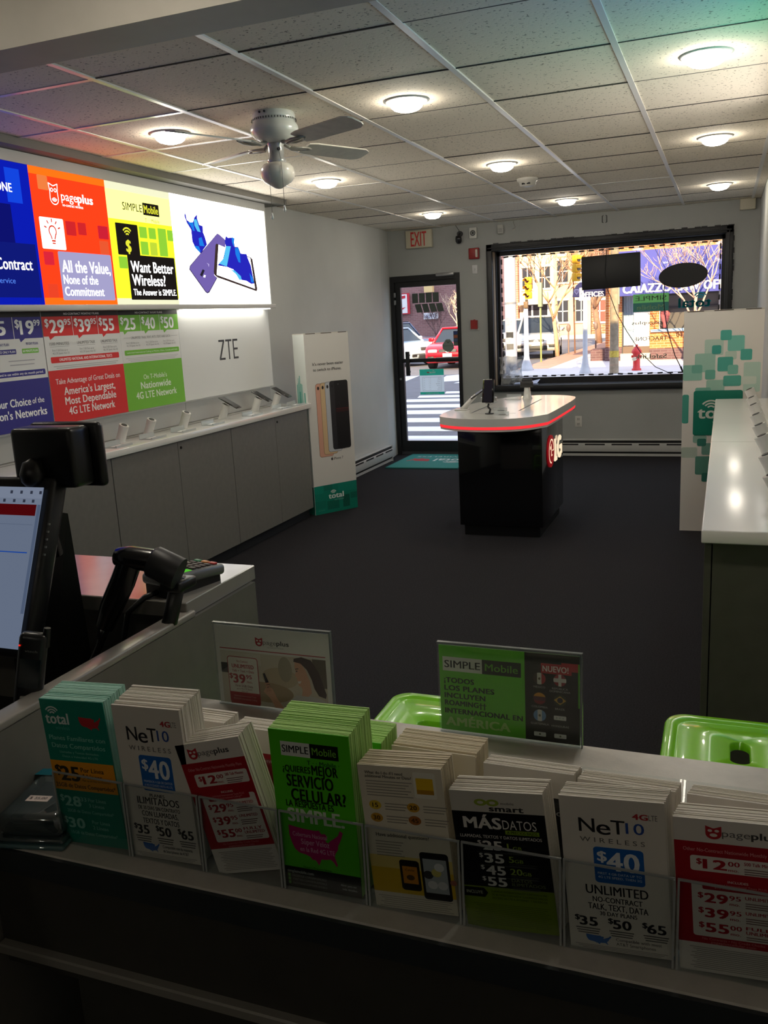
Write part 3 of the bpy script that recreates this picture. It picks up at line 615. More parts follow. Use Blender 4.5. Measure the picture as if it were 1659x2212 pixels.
# cardboard scrap on top
b = MB(); b.box(-.10, .10, -.16, .18, 0, .03, M((150, 112, 70), .8), 0, RZ(8)); b.box(-.06, .06, -.2, -.1, .03, .06, M((120, 88, 60), .8), 0, RZ(8))
tag(b.build('cardboard_scrap', None, (-3.30, 4.05, Z1+.056)), 'flat brown cardboard scrap lying on top of the lit sign box', 'cardboard')

# price boards
PX = -3.30; PZ0, PZ1 = 1.048, 1.636
GREY = (222, 222, 220)
def board(W, y0, y1, base, fn, lab):
    p = Print(W, 590, y1-y0, PZ1-PZ0, base, t=.012, L=.00025, rough=.5); fn(p)
    return tag(p.build('price_board', None, (PX, (y0+y1)/2, PZ0), (0, 0, PI/2)), lab, 'price board', 'price boards under the lit sign box')
def cells(p, xs, y0, y1, col, prices, sz, hd):
    p.rect(0, 0, p.W, 26, (22, 20, 20)); p.text(hd, p.W/2, 13, 11, WHT, 'c', p.W*.46, 1)
    p.rect(xs[0], 26, xs[-1], y1, col)
    for i, (a, c) in enumerate(zip(prices, xs)):
        x1 = xs[i+1]; wd = x1-c
        if i: p.rect(c-2, 26, c+2, y1, GREY, 0, 2)
        p.poly([(c+wd*.16, y1), (c+wd*.36, y1), (c+wd*.2, y1+18)], col)
        big, sup = a; k = wd/200
        p.text('$', c+wd*.14, y0+24, 40*sz, WHT, 'c', None, 1.6); p.text(big, c+wd*.24, y0+44, 66*sz, WHT, 'l', wd*(.46 if sup else .5), 2.2)
        if sup: p.text(sup, c+wd*.72, y0+22, 30*sz, WHT, 'l', wd*.22, 1.6)
def b_blue(p):
    Bl = (44, 42, 132); cells(p, [650, 860, 1070, 1270], 34, 132, Bl, [('9', '99'), ('15', ''), ('19', '99')], 1.0, 'PAY AS YOU GO PLANS')
    p.text('90-DAY PLAN', 1185, 158, 13, (60, 60, 130), 'c', 84, 1); p.rect(1110, 182, 1226, 206, (120, 190, 70), 4); p.text('60 MINUTE PLAN', 1168, 194, 11, WHT, 'c', 104, 1); p.text('30-DAY PLAN', 985, 158, 13, (60, 60, 130), 'c', 84, 1); p.rect(910, 182, 1070, 206, Bl, 4); p.text('SERVICE ONLY PLAN', 990, 194, 11, WHT, 'c', 144, 1)
    p.rect(500, 290, 1255, 318, Bl, 6); p.text('Minutes carry over as long as your service is active and in use within any six month period.', 1240, 304, 12, WHT, 'r', 700, .6); p.lines(1100, 240, 2, 20, 180, 5, (170, 170, 176))
    p.rect(0, 336, 1270, 590, Bl); p.text('Your Choice', 1122, 446, 38, WHT, 'r', 260, 1.8); p.text('of the', 1134, 446, 28, WHT, 'l', 84, 1); p.text("Nation's Networks", 1226, 504, 40, WHT, 'r', 420, 1.8)
def b_red(p):
    R = (214, 40, 40); cells(p, [0, 230, 440, 630], 34, 128, R, [('29', '95'), ('39', '95'), ('55', '')], 1.0, 'NO-CONTRACT MONTHLY PLANS')
    for x, a in ((110, '1500 MINUTES'), (325, 'UNLIMITED TALK'), (525, 'UNLIMITED TALK')): p.text(a, x, 168, 15, (120, 120, 120), 'c', 150, .6); p.rect(x-75, 182, x+75, 184, (170, 170, 170)); p.text('First 3 GB Data up to', x-60, 202, 10, (140, 140, 140), 'l', 120); p.text('4G LTE Speed, then 2G', x-60, 218, 10, (140, 140, 140), 'l', 130)
    p.rect(30, 236, 600, 268, R, 7); p.text('UNLIMITED NATIONAL AND INTERNATIONAL TEXTS', 315, 252, 15, WHT, 'c', 440, .8); p.lines(315, 286, 2, 10, 540, 4, (180, 180, 180))
    p.rect(0, 306, 630, 590, R); p.text('Take Advantage of Great Deals on', 315, 366, 28, (240, 228, 226), 'c', 540, .8); p.text("America's Largest,", 315, 420, 40, (240, 232, 230), 'c', 430, 1.6); p.text('Most Dependable', 315, 473, 40, (240, 232, 230), 'c', 430, 1.6); p.text('4G LTE Network', 315, 528, 40, (240, 232, 230), 'c', 390, 1.6)
def b_grn(p):
    G = (116, 184, 54); cells(p, [0, 205, 400, 600], 34, 122, G, [('25', ''), ('40', ''), ('50', '')], 1.0, 'NO-CONTRACT 30-DAY PLANS')
    p.text('UNLIMITED TALK, TEXT, INT’L TEXT AND DATA', 300, 160, 14, (130, 130, 130), 'c', 400, .6); p.rect(30, 159, 96, 161, (160, 160, 160)); p.rect(504, 159, 580, 161, (160, 160, 160))
    for x in (110, 300, 480): p.text('First 2 GB Data up to', x-60, 190, 10, (140, 140, 140), 'l', 120); p.text('4G LTE Speed, then 2G', x-60, 206, 10, (140, 140, 140), 'l', 130)
    p.rect(24, 232, 584, 262, G, 7); p.text('Unlimited International Calling to Mexico, China, Canada and India', 304, 247, 9, (230, 244, 220), 'c', 520); p.lines(300, 280, 3, 9, 540, 3, (190, 190, 190))
    p.rect(0, 306, 600, 590, G); p.text("On T-Mobile's", 300, 398, 28, (226, 238, 214), 'c', 240, .8); p.text('Nationwide', 300, 448, 40, (232, 242, 222), 'c', 310, 1.6); p.text('4G LTE Network', 300, 506, 40, (232, 242, 222), 'c', 420, 1.6)
board(1270, 2.40, 3.668, GREY, b_blue, 'blue and white price board at the left picture edge')
board(630, 3.674, 4.298, GREY, b_red, 'red and white price board above three empty phone stands')
board(600, 4.299, 4.90, GREY, b_grn, 'green and white price board between the red board and the plain white board')
p = Print(1225, 590, 1.225, .588, (218, 219, 217), t=.012, L=.00025, rough=.45)
# three rough-edged strokes per letter as on the board
K = (40, 38, 38); x = 468
for poly in ([(0, 0), (78, 0), (78, 12), (22, 126), (78, 126), (78, 140), (0, 140), (0, 126), (56, 14), (0, 14)],): p.poly([(x+a, 210+c) for a, c in poly], K)
p.poly([(x+92+a, 210+c) for a, c in ((0, 0), (84, 0), (84, 14), (50, 14), (50, 140), (34, 140), (34, 14), (0, 14))], K)
p.poly([(x+190+a, 210+c) for a, c in ((0, 0), (70, 0), (70, 14), (16, 14), (16, 62), (66, 62), (66, 76), (16, 76), (16, 126), (70, 126), (70, 140), (0, 140))], K)
tag(p.build('brand_board', None, (PX, 4.902+.6125, PZ0), (0, 0, PI/2)), 'plain white wall board with three black letters', 'sign board')
b = MB(); b.box(-3.395, -3.33, 2.2, 4.938, .901, 1.632, M((168, 168, 166), .45)); b.box(-3.395, -3.33, 4.941, 6.125, .901, 1.632, M((168, 168, 166), .45)); b.box(-3.395, -3.325, 2.3, 6.12, 1.036, 1.047, M((226, 226, 224), .4))
tag(b.build('back_panel', None), 'grey back panel behind the left display counter', 'panel')

# display counter: worktop, three two-door cabinets
LAMG = M((112, 109, 103), .42, var=.06, vs_=30)
WTOP = M((224, 222, 216), .18, coat=.4)
b = MB(); b.box(-3.33, -3.0, 2.2, 6.16, .862, .9, WTOP, .004); wt = b.build('worktop', None); tag(wt, 'long white worktop under the price boards on the left', 'worktop')
b = MB(); b.box(-3.262, -3.256, 2.3, 6.02, .8995, .9008, M((60, 58, 56), .6)); b.build('cable_slot', wt)
def cabinet(y0, y1, lab):
    t = thing('base_cabinet', lab, 'cabinet', (-3.02, y0, 0), 0, 'grey cabinets under the left worktop'); L = y1-y0
    b = MB(); b.box(-.36, -.02, .001, L-.001, .07, .861, LAMG); b.build('carcass', t)
    b = MB(); b.box(-.34, -.04, .001, L-.001, 0, .07, M((20, 20, 22), .6)); b.build('plinth', t)
    h = .615
    for k in range(2):
        ya, yb = (.0015, h-.0015) if k == 0 else (h+.0015, L-.0015)
        b = MB(); b.box(-.02, 0, ya, yb, .075, .858, LAMG, .0015, None, 1); d = b.build('door', t)
        if k:
            b = MB(); b.cyl((0, h+.03, .82), (.004, h+.03, .82), .009, .008, M((40, 38, 36), .3, .6), 12); b.build('lock', d)
    return t
cabinet(2.51, 3.74, 'grey two-door base cabinet partly behind the black customer display')
cabinet(3.742, 4.97, 'grey two-door base cabinet in the middle of the left run')
cabinet(4.972, 6.12, 'grey two-door base cabinet beside the teal floor poster')
STW = M((214, 212, 208), .3); SLOT = M((40, 40, 42), .5)
def stand(lab, loc, lean, phone=False, rz=0, g='white phone stands on the left worktop'):
    t = thing('phone_stand', lab, 'phone stand', loc, rz, g)
    b = MB(); d = Vector((lean, 0, .098)); top = d
    n = 20; rings = []
    for f, r in ((0, .031), (.06, .029), (.5, .0275), (1, .026)):
        sh = -math.copysign(1, lean)*.012 if f == 1 else 0
        rings.append([(d.x*f+r*math.cos(2*PI*i/n), r*math.sin(2*PI*i/n), d.z*f-(math.cos(2*PI*i/n)*math.copysign(1, lean)*.012 if f == 1 else 0)) for i in range(n)])
    b.loft(rings, STW); b.build('post', t)
    b = MB(); X = T(d.x, 0, d.z+.001) @ RY(math.degrees(math.atan2(.012, .026))*math.copysign(1, lean)); b.cyl((0, 0, 0), (0, 0, .002), .017, .016, SLOT, 16, True, True, X); b.build('socket', t)
    return t
st0 = stand('empty white phone stand nearest the black customer display', (-3.20, 4.06, .9), .042)
dup(st0, (-3.20, 4.32, .9), 'middle one of the three empty white phone stands on the left worktop')
dup(st0, (-3.20, 4.69, .9), 'empty white phone stand next to the first phone on the left worktop')
PH = M((18, 18, 20), .12, coat=.5); SIL = M((190, 190, 190), .25, .6)
def phone(name, lab, loc, rot, g, w=.152, h=.074, cat='phone'):
    t = thing(name, lab, cat, loc, 0, g, rot)
    b = MB(); b.box(-w/2, w/2, -h/2, h/2, -.004, .004, PH, .003); b.build('body', t)
    b = MB(); b.box(-w/2+.012, w/2-.012, -h/2+.004, h/2-.004, .004, .0048, M((12, 13, 15), .3)); b.build('screen', t)
    b = MB(); b.box(-.02, .02, -h/2-.004, h/2+.004, -.010, -.004, SIL, .002); b.build('security_bracket', t)
    return t
g = 'phones on show on the left worktop'
for y, l1, l2 in ((5.17, 'dark phone tilted on the first stand right of the empty ones', 'white stand holding the phone right of the empty stands'), (5.62, 'dark phone on the middle one of three occupied stands on the left worktop', 'white stand holding the middle phone on the left worktop'), (5.93, 'dark phone at the far end of the left worktop', 'white stand holding the phone at the far worktop end')):
    dup(st0, (-3.20, y, .9), l2)
    phone('smartphone', l1, (-3.135, y+.01, 1.008), (0, math.radians(30), math.radians(4)), g)
ACR = CLEAR((244, 248, 248), .12, .08, .35, (228, 230, 230))
tags = [(-3.09, 3.9), (-3.09, 4.22), (-3.08, 4.52), (-3.08, 4.86), (-3.07, 5.36), (-3.07, 5.8), (-3.06, 6.02)]
for i, (x, y) in enumerate(tags):
    b = MB(); b.box(-.045, .045, -.07, .07, 0, .004, ACR); b.box(.035, .045, -.07, .07, .004, .012, ACR); b.box(-.045, -.04, -.07, .07, .004, .03, ACR, 0); b.box(-.02, .02, -.04, .04, .004, .0045, M((226, 226, 226), .5))
    tag(b.build('price_holder', None, (x, y, .9)), 'small clear acrylic tag holder lying flat on the left worktop', 'price holder', 'clear tag holders on the left worktop')

# column poster with phones
TEAL = (0, 116, 98)
def box_poster(name, lab, FL, FR, hgt, depth, fn, side, W, Hh):
    ang = math.atan2(FR[1]-FL[1], FR[0]-FL[0]); wd = math.hypot(FR[0]-FL[0], FR[1]-FL[1])
    t = thing(name, lab, 'floor poster', ((FL[0]+FR[0])/2, (FL[1]+FR[1])/2, 0), 0, None, (0, 0, ang))
    p = Print(W, Hh, wd, hgt, (214, 211, 205) if side else (236, 230, 222), t=.006, L=.00025, rough=.5); fn(p); p.build('front_panel', t)
    CB = M((206, 200, 190), .6)
    b = MB(); b.box(-wd/2, -wd/2+.006, .006, depth, 0, hgt, CB); b.box(wd/2-.006, wd/2, .006, depth, 0, hgt, CB); b.box(-wd/2, wd/2, depth-.006, depth, 0, hgt, CB); b.box(-wd/2, wd/2, .0, depth, hgt, hgt+.006, CB); b.build('box_column', t)
    b = MB()
    for a, c in ((-.46, -.25), (-.12, .12), (.27, .46)): b.box(a*wd, c*wd, -.0012, .012, hgt+.0005, hgt+.006, M((70, 62, 54), .7))
    b.build('folding_tab', t)
    if side:
        p = Print(200, Hh, depth*.96, hgt, (232, 236, 230), t=.001, L=.00025); side(p); p.build('side_panel', t, (-wd/2-.0012, depth/2, 0), (0, 0, -PI/2))
    return t
def f_phone(p):
    K = (30, 30, 32)
    p.text("It's never been easier", 215, 232, 22, K, 'c', 300, 1.2); p.text('to switch to iPhone.', 205, 276, 22, K, 'c', 276, 1.2)
    xs = [78, 122, 168, 214]; cols = [(214, 160, 138), (212, 182, 140), (186, 190, 196), (38, 38, 42)]; edge = [(120, 84, 70), (130, 104, 74), (110, 112, 118), (16, 16, 18)]
    for i in range(4):
        x = xs[i]; p.rect(x, 384-i*4, x+140, 968-i*16, edge[i], 22, 1+i*2); p.rect(x+3, 387-i*4, x+138, 965-i*16, cols[i], 20, 2+i*2); p.ell(x+26, 420-i*3, 10, 14, (24, 22, 24), 3+i*2, 16)
    p.rect(262, 372, 396, 918, (10, 10, 12), 20, 10); p.rect(266, 376, 392, 914, (16, 15, 18), 18, 11); p.rect(266, 592, 392, 596, (90, 18, 20), 0, 12); p.rect(266, 596, 392, 622, (50, 14, 16), 0, 12); p.ell(300, 402, 5, 7, (70, 70, 76), 12, 10)
    p.ell(196, 992, 9, 11, K, 2, 14); p.ell(199, 978, 3, 5, K, 2, 8); p.text('iPhone 7', 212, 990, 20, K, 'l', 96, .6)
    p.rect(0, 1196, 430, 1427, (0, 122, 102)); rg = random.Random(4)
    for x0, y0, x1, y1, c in ((0, 1196, 90, 1260, (0, 132, 112)), (96, 1196, 180, 1240, (0, 106, 90)), (240, 1200, 430, 1270, (4, 128, 110)), (0, 1320, 110, 1380, (0, 112, 94)), (120, 1330, 240, 1400, (0, 96, 80)), (280, 1300, 350, 1400, (0, 86, 70)), (360, 1290, 430, 1340, (0, 98, 82))): p.rect(x0, y0, x1, y1, c, 0, 2)
    logo_total(p, 214, 1290, 42, (214, 226, 220), 150, 4, False, (110, 180, 164)); p.text('plan required', 60, 1396, 8, (90, 170, 150), 'c')
def s_sky(p):
    rg = random.Random(8)
    for k in range(16):
        x = 14+rg.random()*150; h = 380+rg.random()*330*(1-abs(x-110)/150); p.rect(x, 900-h, x+14+rg.random()*22, 900, rg.choice(((120, 190, 176), (92, 176, 160), (156, 204, 192))), 0, 1+k % 3)
    p.rect(0, 1200, 200, 1427, (0, 122, 102))
box_poster('floor_poster', 'tall white column poster of five phones with a teal base', (-3.02, 6.15), (-2.80, 6.50), 1.427, .17, f_phone, s_sky, 430, 1427)
def f_sq(p):
    A = [(200, 122, 260, 186, (80, 176, 160), 6), (240, 158, 330, 256, (126, 200, 184), 4), (116, 178, 218, 280, (188, 212, 198), 2), (156, 216, 206, 272, (62, 162, 150), 7), (228, 256, 290, 310, (196, 214, 200), 2), (310, 246, 372, 316, (80, 176, 160), 6), (64, 266, 176, 386, (160, 200, 184), 3), (188, 292, 272, 384, (76, 168, 152), 7), (0, 338, 106, 438, (146, 196, 178), 4), (48, 338, 106, 392, (112, 176, 158), 6), (122, 372, 178, 434, (104, 172, 154), 6), (244, 344, 300, 404, (126, 190, 172), 8), (330, 330, 420, 520, (190, 216, 202), 2), (222, 412, 318, 480, (82, 170, 152), 6), (130, 438, 230, 560, (158, 198, 180), 3), (70, 486, 156, 540, (120, 180, 162), 4), (0, 530, 36, 720, (70, 160, 142), 3), (300, 420, 400, 470, (214, 224, 212), 3),
         (64, 800, 140, 850, (150, 190, 172), 3), (88, 822, 138, 872, (50, 124, 108), 6), (114, 852, 200, 930, (120, 168, 152), 4), (0, 880, 90, 950, (186, 200, 186), 2), (80, 940, 170, 1064, (92, 148, 132), 4), (118, 1052, 170, 1112, (46, 118, 102), 6), (180, 960, 260, 1040, (150, 184, 168), 3)]
    for x0, y0, x1, y1, c, l in A: p.rect(x0, y0, x1, y1, c, 10, l)
    p.rect(62, 506, 330, 800, (0, 122, 100), 14, 9); logo_total(p, 196, 650, 74, (220, 222, 212), 214, 11, False, (130, 190, 170))
box_poster('floor_poster', 'tall white column poster with overlapping teal squares behind the right counter', (-.248, 6.09), (.232, 6.11), 1.452, .16, f_sq, None, 430, 1452)

# ------------------------------------------------------------------ right display counter
DG = M((84, 84, 74), .5, var=.08, vs_=20)
b = MB(); b.box(-.043, .279, 2.45, 6.0, .862, .9, M((244, 242, 238), .2, spec=.6), .004); wt2 = b.build('worktop', None); tag(wt2, 'glossy white worktop of the right-hand counter', 'worktop')
b = MB(); b.box(-.0432, .279, 4.10, 4.103, .8995, .9004, M((150, 148, 142), .4)); b.build('joint_line', wt2)
def rcab(y0, y1, lab):
    t = thing('base_cabinet', lab, 'cabinet', (0, y0, 0), 0, 'grey green cabinets under the right worktop'); L = y1-y0
    b = MB(); b.box(-.013, .278, .001, L-.001, .07, .86, DG); b.build('carcass', t)
    b = MB(); b.box(.01, .27, .001, L-.001, 0, .07, M((18, 18, 18), .6)); b.build('plinth', t)
    for k in range(2):
        b = MB(); b.box(-.035, -.016, k*L/2+.002, (k+1)*L/2-.002, .03, .852, DG, .0015, None, 1); b.build('door', t)
rcab(2.49, 3.66, 'grey green cabinet whose end panel faces the stools'); rcab(3.662, 4.83, 'middle grey green cabinet under the right worktop'); rcab(4.832, 5.99, 'far grey green cabinet under the right worktop')
ys = [5.56, 5.08, 4.72, 4.30, 3.93, 3.60, 3.15, 2.78]
labs = ['far end, beside the teal squares poster', 'second from the far end', 'third from the far end', 'fourth from the far end', 'fifth from the far end', 'third from the near end', 'second from the near end', 'near end, by the bright glint']
s0 = None
for y, l in zip(ys, labs):
    l = 'white phone stand on the right worktop, '+l
    if s0 is None: s0 = stand(l, (.185, y, .9), -.042, False, 0, 'white phone stands on the right worktop')
    else: dup(s0, (.185, y, .9), l)
t = thing('sign_box', 'assumed unseen backlit sign box on the right wall above the white worktop', 'lit sign', (.20, 0, 0))  # assumed box, out of view, added for its coloured light on the ceiling
b = MB(); b.box(-.006, .078, 2.44, 4.86, Z1, Z1+.05, HS); b.box(-.006, .078, 2.44, 4.86, Z0-.03, Z0, HS); b.box(-.006, .078, 4.85, 4.86, Z0, Z1, HS); b.box(-.006, .078, 2.44, 2.45, Z0, Z1, HS); b.box(.07, .078, 2.44, 4.86, Z0, Z1, HS); b.build('housing', t)
for y0, y1, c in ((2.45, 3.2, (30, 80, 170)), (3.2, 3.85, (20, 170, 140)), (3.85, 4.85, (250, 244, 236))):
    b = MB(); b.box(0, .01, y0, y1, Z0, Z1, E(c, 3.8)); b.build('graphic_panel', t)  # plain glowing panels of the assumed box: blue, teal and white light

# ------------------------------------------------------------------ island
t = thing('display_island', 'black display island with a white rounded top and red light band', 'display island', (0, 0, 0))
BG = M((10, 10, 12), .12, coat=.5)
b = MB(); b.box(-1.69, -1.11, 5.72, 6.53, .075, .76, BG, .003); b.build('pedestal', t)
b = MB(); b.box(-1.665, -1.135, 5.745, 6.50, 0, .075, M((8, 8, 9), .4)); b.build('plinth', t)
out = [(-1.81, 5.72), (-1.83, 5.90), (-1.82, 6.2), (-1.77, 6.55), (-1.62, 6.92), (-1.42, 7.08), (-1.22, 7.06), (-1.10, 6.95), (-1.06, 6.82), (-1.05, 6.55), (-1.065, 5.84), (-1.09, 5.69), (-1.20, 5.53), (-1.36, 5.47), (-1.53, 5.48), (-1.68, 5.55), (-1.78, 5.64)]
def spl(pts, n=4):
    r = []; N = len(pts)
    for i in range(N):
        p0, p1, p2, p3 = (Vector(pts[(i+k-1) % N]) for k in range(4))
        for j in range(n):
            u = j/n; r.append(.5*((2*p1)+(p2-p0)*u+(2*p0-5*p1+4*p2-p3)*u*u+(3*p1-p0-3*p2+p3)*u**3))
    return r
so = spl(out)[::-1]; cen = Vector((-1.43, 6.25))
def inset(pts, d): return [p+(cen-p).normalized()*d for p in pts]
TW = M((206, 205, 200), .2, coat=.3)
b = MB(); b.ext([(p.x, p.y, .793) for p in so], (0, 0, .052), TW, None, True); b.ext([(p.x, p.y, .760) for p in inset(so, .006)], (0, 0, .014), TW, None, True); top = b.build('top', t)
b = MB(); b.ext([(p.x, p.y, .774) for p in inset(so, .003)], (0, 0, .019), E((255, 52, 58), 1.15), None, True); b.build('light_band', t)
b = MB()
for (xa, ya), (xb, yb) in (((-1.31, 5.95), (-1.29, 6.75)), ((-1.62, 5.85), (-1.55, 6.6))): b.box(xa-.006, xa+.006, ya, yb, .8448, .8454, M((60, 60, 60), .5))
b.box(-1.62, -1.30, 5.80, 5.806, .8448, .8454, M((120, 120, 118), .5)); b.build('cable_slot', top)
b = MB(); X = T(-1.108, 5.995, .557)
b.ext([(0, .118*math.cos(2*PI*k/40), .112*math.sin(2*PI*k/40)) for k in range(40)], (.010, 0, 0), M((190, 22, 34), .3, emit=.25), X, True); em = b.build('round_emblem', t); em['label'] = 'raised red disc emblem with white outline face'
b = MB(); WL = E((255, 226, 190), 1.1)
pp = Print(200, 200, .236, .224, (0, 0, 0), bare=True); pp.arc(100, 100, 72, 9, 90, 360, WL, 1, 30); pp.rect(94, 56, 104, 132, WL, 0, 1); pp.rect(94, 122, 126, 132, WL, 0, 1); pp.ell(70, 76, 12, 12, WL, 1, 16); pp.rect(128, 96, 172, 104, WL, 0, 1)
pp.build('emblem_face', em, (-1.0972, 5.995, .445), (0, 0, PI/2))
pl = MB(); pl.box(0, .008, 0, .026, 0, .16, WL); pl.box(0, .008, 0, .082, 0, .026, WL)
ang = [math.radians(48+k*262/20) for k in range(21)]
for a0, a1 in zip(ang, ang[1:]):
    q = [(0, .20+.085*math.cos(a0), .08+.083*math.sin(a0)), (0, .20+.085*math.cos(a1), .08+.083*math.sin(a1)), (0, .20+.056*math.cos(a1), .08+.054*math.sin(a1)), (0, .20+.056*math.cos(a0), .08+.054*math.sin(a0))]
    pl.ext(q, (.008, 0, 0), WL)
pl.box(0, .008, .205, .285, .062, .088, WL); pl.box(0, .008, .258, .285, .02, .088, WL)
pl.build('raised_letters', t, (-1.106, 6.145, .46))
t = thing('phone_stand', 'thin black stand holding a phone at the near end of the island', 'phone stand', (-1.475, 5.77, .845), 0, 'stands on the island')
b = MB(); b.cyl((0, 0, 0), (0, 0, .006), .03, .03, SLOT, 16); b.tube([(0, 0, .005), (.004, .012, .03), (-.006, -.01, .05), (0, 0, .085)], .007, SLOT, 8); b.build('stem', t)
b = MB(); b.box(-.055, .055, -.012, .008, .088, .115, SIL, .004); b.build('clamp', t)
phone('smartphone', 'black phone upright on the thin stand at the near end of the island', (-1.475, 5.755, 1.0), (math.radians(80), 0, math.radians(-8)), 'phones on the island', .085, .155)
t = thing('phone_stand', 'pale stand with a dark clamp at the window end of the island', 'phone stand', (-1.43, 6.80, .845), 0, 'stands on the island')
b = MB(); b.loft([[(r*math.cos(2*PI*k/16)*.9, r*math.sin(2*PI*k/16), z) for k in range(16)] for r, z in ((.045, 0), (.032, .03), (.022, .11))], TW); b.build('post', t)
b = MB(); b.box(-.05, .05, -.03, -.01, .09, .135, M((60, 60, 58), .3, .3), .004); b.box(-.04, .04, -.02, .005, .11, .155, SLOT, .004); b.build('clamp', t)
b = MB(); b.box(-.13, -.01, -.05, .02, 0, .008, ACR); b.box(-.13, -.01, .018, .022, .008, .035, ACR); tag(b.build('price_holder', None, (-1.47, 6.80, .845)), 'clear acrylic tag holder beside the pale stand at the window end of the island', 'price holder')
t = thing('phone_stand', 'slanted white arm leaning at the left edge of the island', 'phone stand', (-1.70, 6.05, .845), 0, 'stands on the island')
b = MB(); b.tube([(-.04, -.02, 0), (.0, 0, .05), (.05, .03, .10)], [.02, .016, .014], TW, 10); b.box(-.09, .0, -.05, .03, 0, .008, TW, .003); b.build('arm', t)
phone('smartphone', 'dark phone seen edge-on on the slanted arm of the island', (-1.61, 6.10, .975), (0, math.radians(-32), math.radians(24)), 'phones on the island', .20, .075)
for (x, y, l) in ((-1.38, 5.70, 'clear acrylic tag holder lying at the near island edge'), (-1.45, 5.95, 'clear acrylic tag holder behind the near black phone on the island')):
    b = MB(); b.box(-.05, .05, -.03, .03, 0, .004, ACR); b.box(-.05, .05, .026, .03, .004, .02, ACR); b.box(-.01, .035, -.02, .01, .004, .005, SLOT); tag(b.build('price_holder', None, (x, y, .845)), l, 'price holder')
# ------------------------------------------------------------------ service counter in front of the camera
LAMC = M((192, 186, 178), .34, var=.07, vs_=40, bump=.05, bs=300); EDGE = M((44, 48, 50), .4); FASC = M((62, 60, 54), .5, var=.06, vs_=30)
t = thing('service_counter', 'grey laminate service counter in the foreground holding the leaflet racks', 'counter', (0, 0, 0))
b = MB(); b.box(-.829, .278, .708, 1.147, .872, .9, LAMC, .002, None, 1); b.build('countertop', t)
b = MB(); b.box(-.829, .278, .703, .708, .868, .8985, EDGE); b.build('edge_band', t)
b = MB(); b.box(-.829, .278, .712, .73, .762, .871, FASC); b.build('fascia', t)
b = MB(); b.box(-.829, .278, .70, 1.12, .748, .762, M((138, 134, 126), .35), .002, None, 1); b.build('lower_shelf', t)
b = MB(); b.box(-.72, .278, .715, 1.12, .0, .748, FASC); b.box(-.829, -.72, 1.0, 1.12, .0, .748, FASC); b.box(-.829, -.72, .715, 1.0, .0, .05, FASC); b.box(-.829, -.72, .715, 1.0, .727, .748, FASC); b.build('base', t)
LAMP_ = M((112, 109, 102), .45, var=.06, vs_=30)
t = thing('partition_panel', 'grey partition panel running away from the counter on the left', 'partition', (-.845, .2, 0))
b = MB(); b.box(-.015, .015, 0, 1.205, 0, 1.022, LAMP_); b.build('panel', t)
b = MB(); b.box(-.017, .0155, 0, 1.0, 1.022, 1.034, M((150, 144, 136), .3), .003); b.build('cap', t)
t = thing('cash_ledge', 'grey raised ledge carrying the card terminal', 'ledge', (0, 0, 0))
LEDGE = M((150, 146, 140), .16, var=.04, vs_=30)
b = MB(); b.box(-2.4, -.838, 1.186, 1.422, 1.022, 1.05, LEDGE, .0015, None, 1); b.build('ledge_top', t)
b = MB(); b.box(-2.4, -.862, 1.36, 1.39, 0, 1.022, LAMP_); b.build('front_panel', t)
b = MB(); b.box(-2.4, -.862, .5, 1.358, .70, .735, M((40, 38, 37), .5), .003); b.box(-2.4, -2.36, .5, 1.358, 0, .70, M((40, 38, 37), .5)); b.box(-.90, -.864, .5, 1.358, 0, .70, M((40, 38, 37), .5))
tag(b.build('work_desk', None), 'dark lower work desk behind the partition under the monitor', 'desk')

# leaflet racks
RACK = CLEAR((248, 250, 250), .04, .02); RIM = M((168, 172, 170), .12, .0, .8)
xs = [-.735, -.632, -.531, -.431, -.331, -.2285, -.1285, -.0255, .077]
where = ['left end', 'second from the left', 'third from the left', 'fourth from the left, with the bright green leaflets', 'fifth from the left', 'sixth from the left, with black leaflets', 'seventh from the left', 'right end, cut by the picture edge']
for i in range(8):
    x0, x1 = xs[i]+.0008, xs[i+1]-.0008
    t = thing('leaflet_holder', 'clear acrylic leaflet holder, '+where[i], 'leaflet holder', ((x0+x1)/2, .735, .9), 0, 'acrylic leaflet holders'); hw = (x1-x0)/2
    b = MB(); b.box(-hw, hw, 0, .0015, 0, .094, RACK); b.box(-hw, hw, 0, .0018, .0935, .0955, RIM); b.build('front_lip', t)
    for sg in (-1, 1):
        b = MB(); x = sg*(hw-.001); b.ext([(x-.001, 0, 0), (x-.001, .107, 0), (x-.001, .107, .135), (x-.001, .055, .12), (x-.001, 0, .094)], (.002, 0, 0), RACK)
        b.box(x-.001, x+.001, -.0005, .001, .001, .094, RIM); b.build('side_wall', t)
    b = MB(); b.box(-hw, hw, .058, .0595, 0, .118, RACK); b.build('divider', t)
    b = MB(); b.box(-hw, hw, .1055, .107, 0, .135, RACK); b.box(-hw, hw, .001, .106, 0, .0015, RACK); b.build('back_wall', t)
PW, PH_ = 100, 206
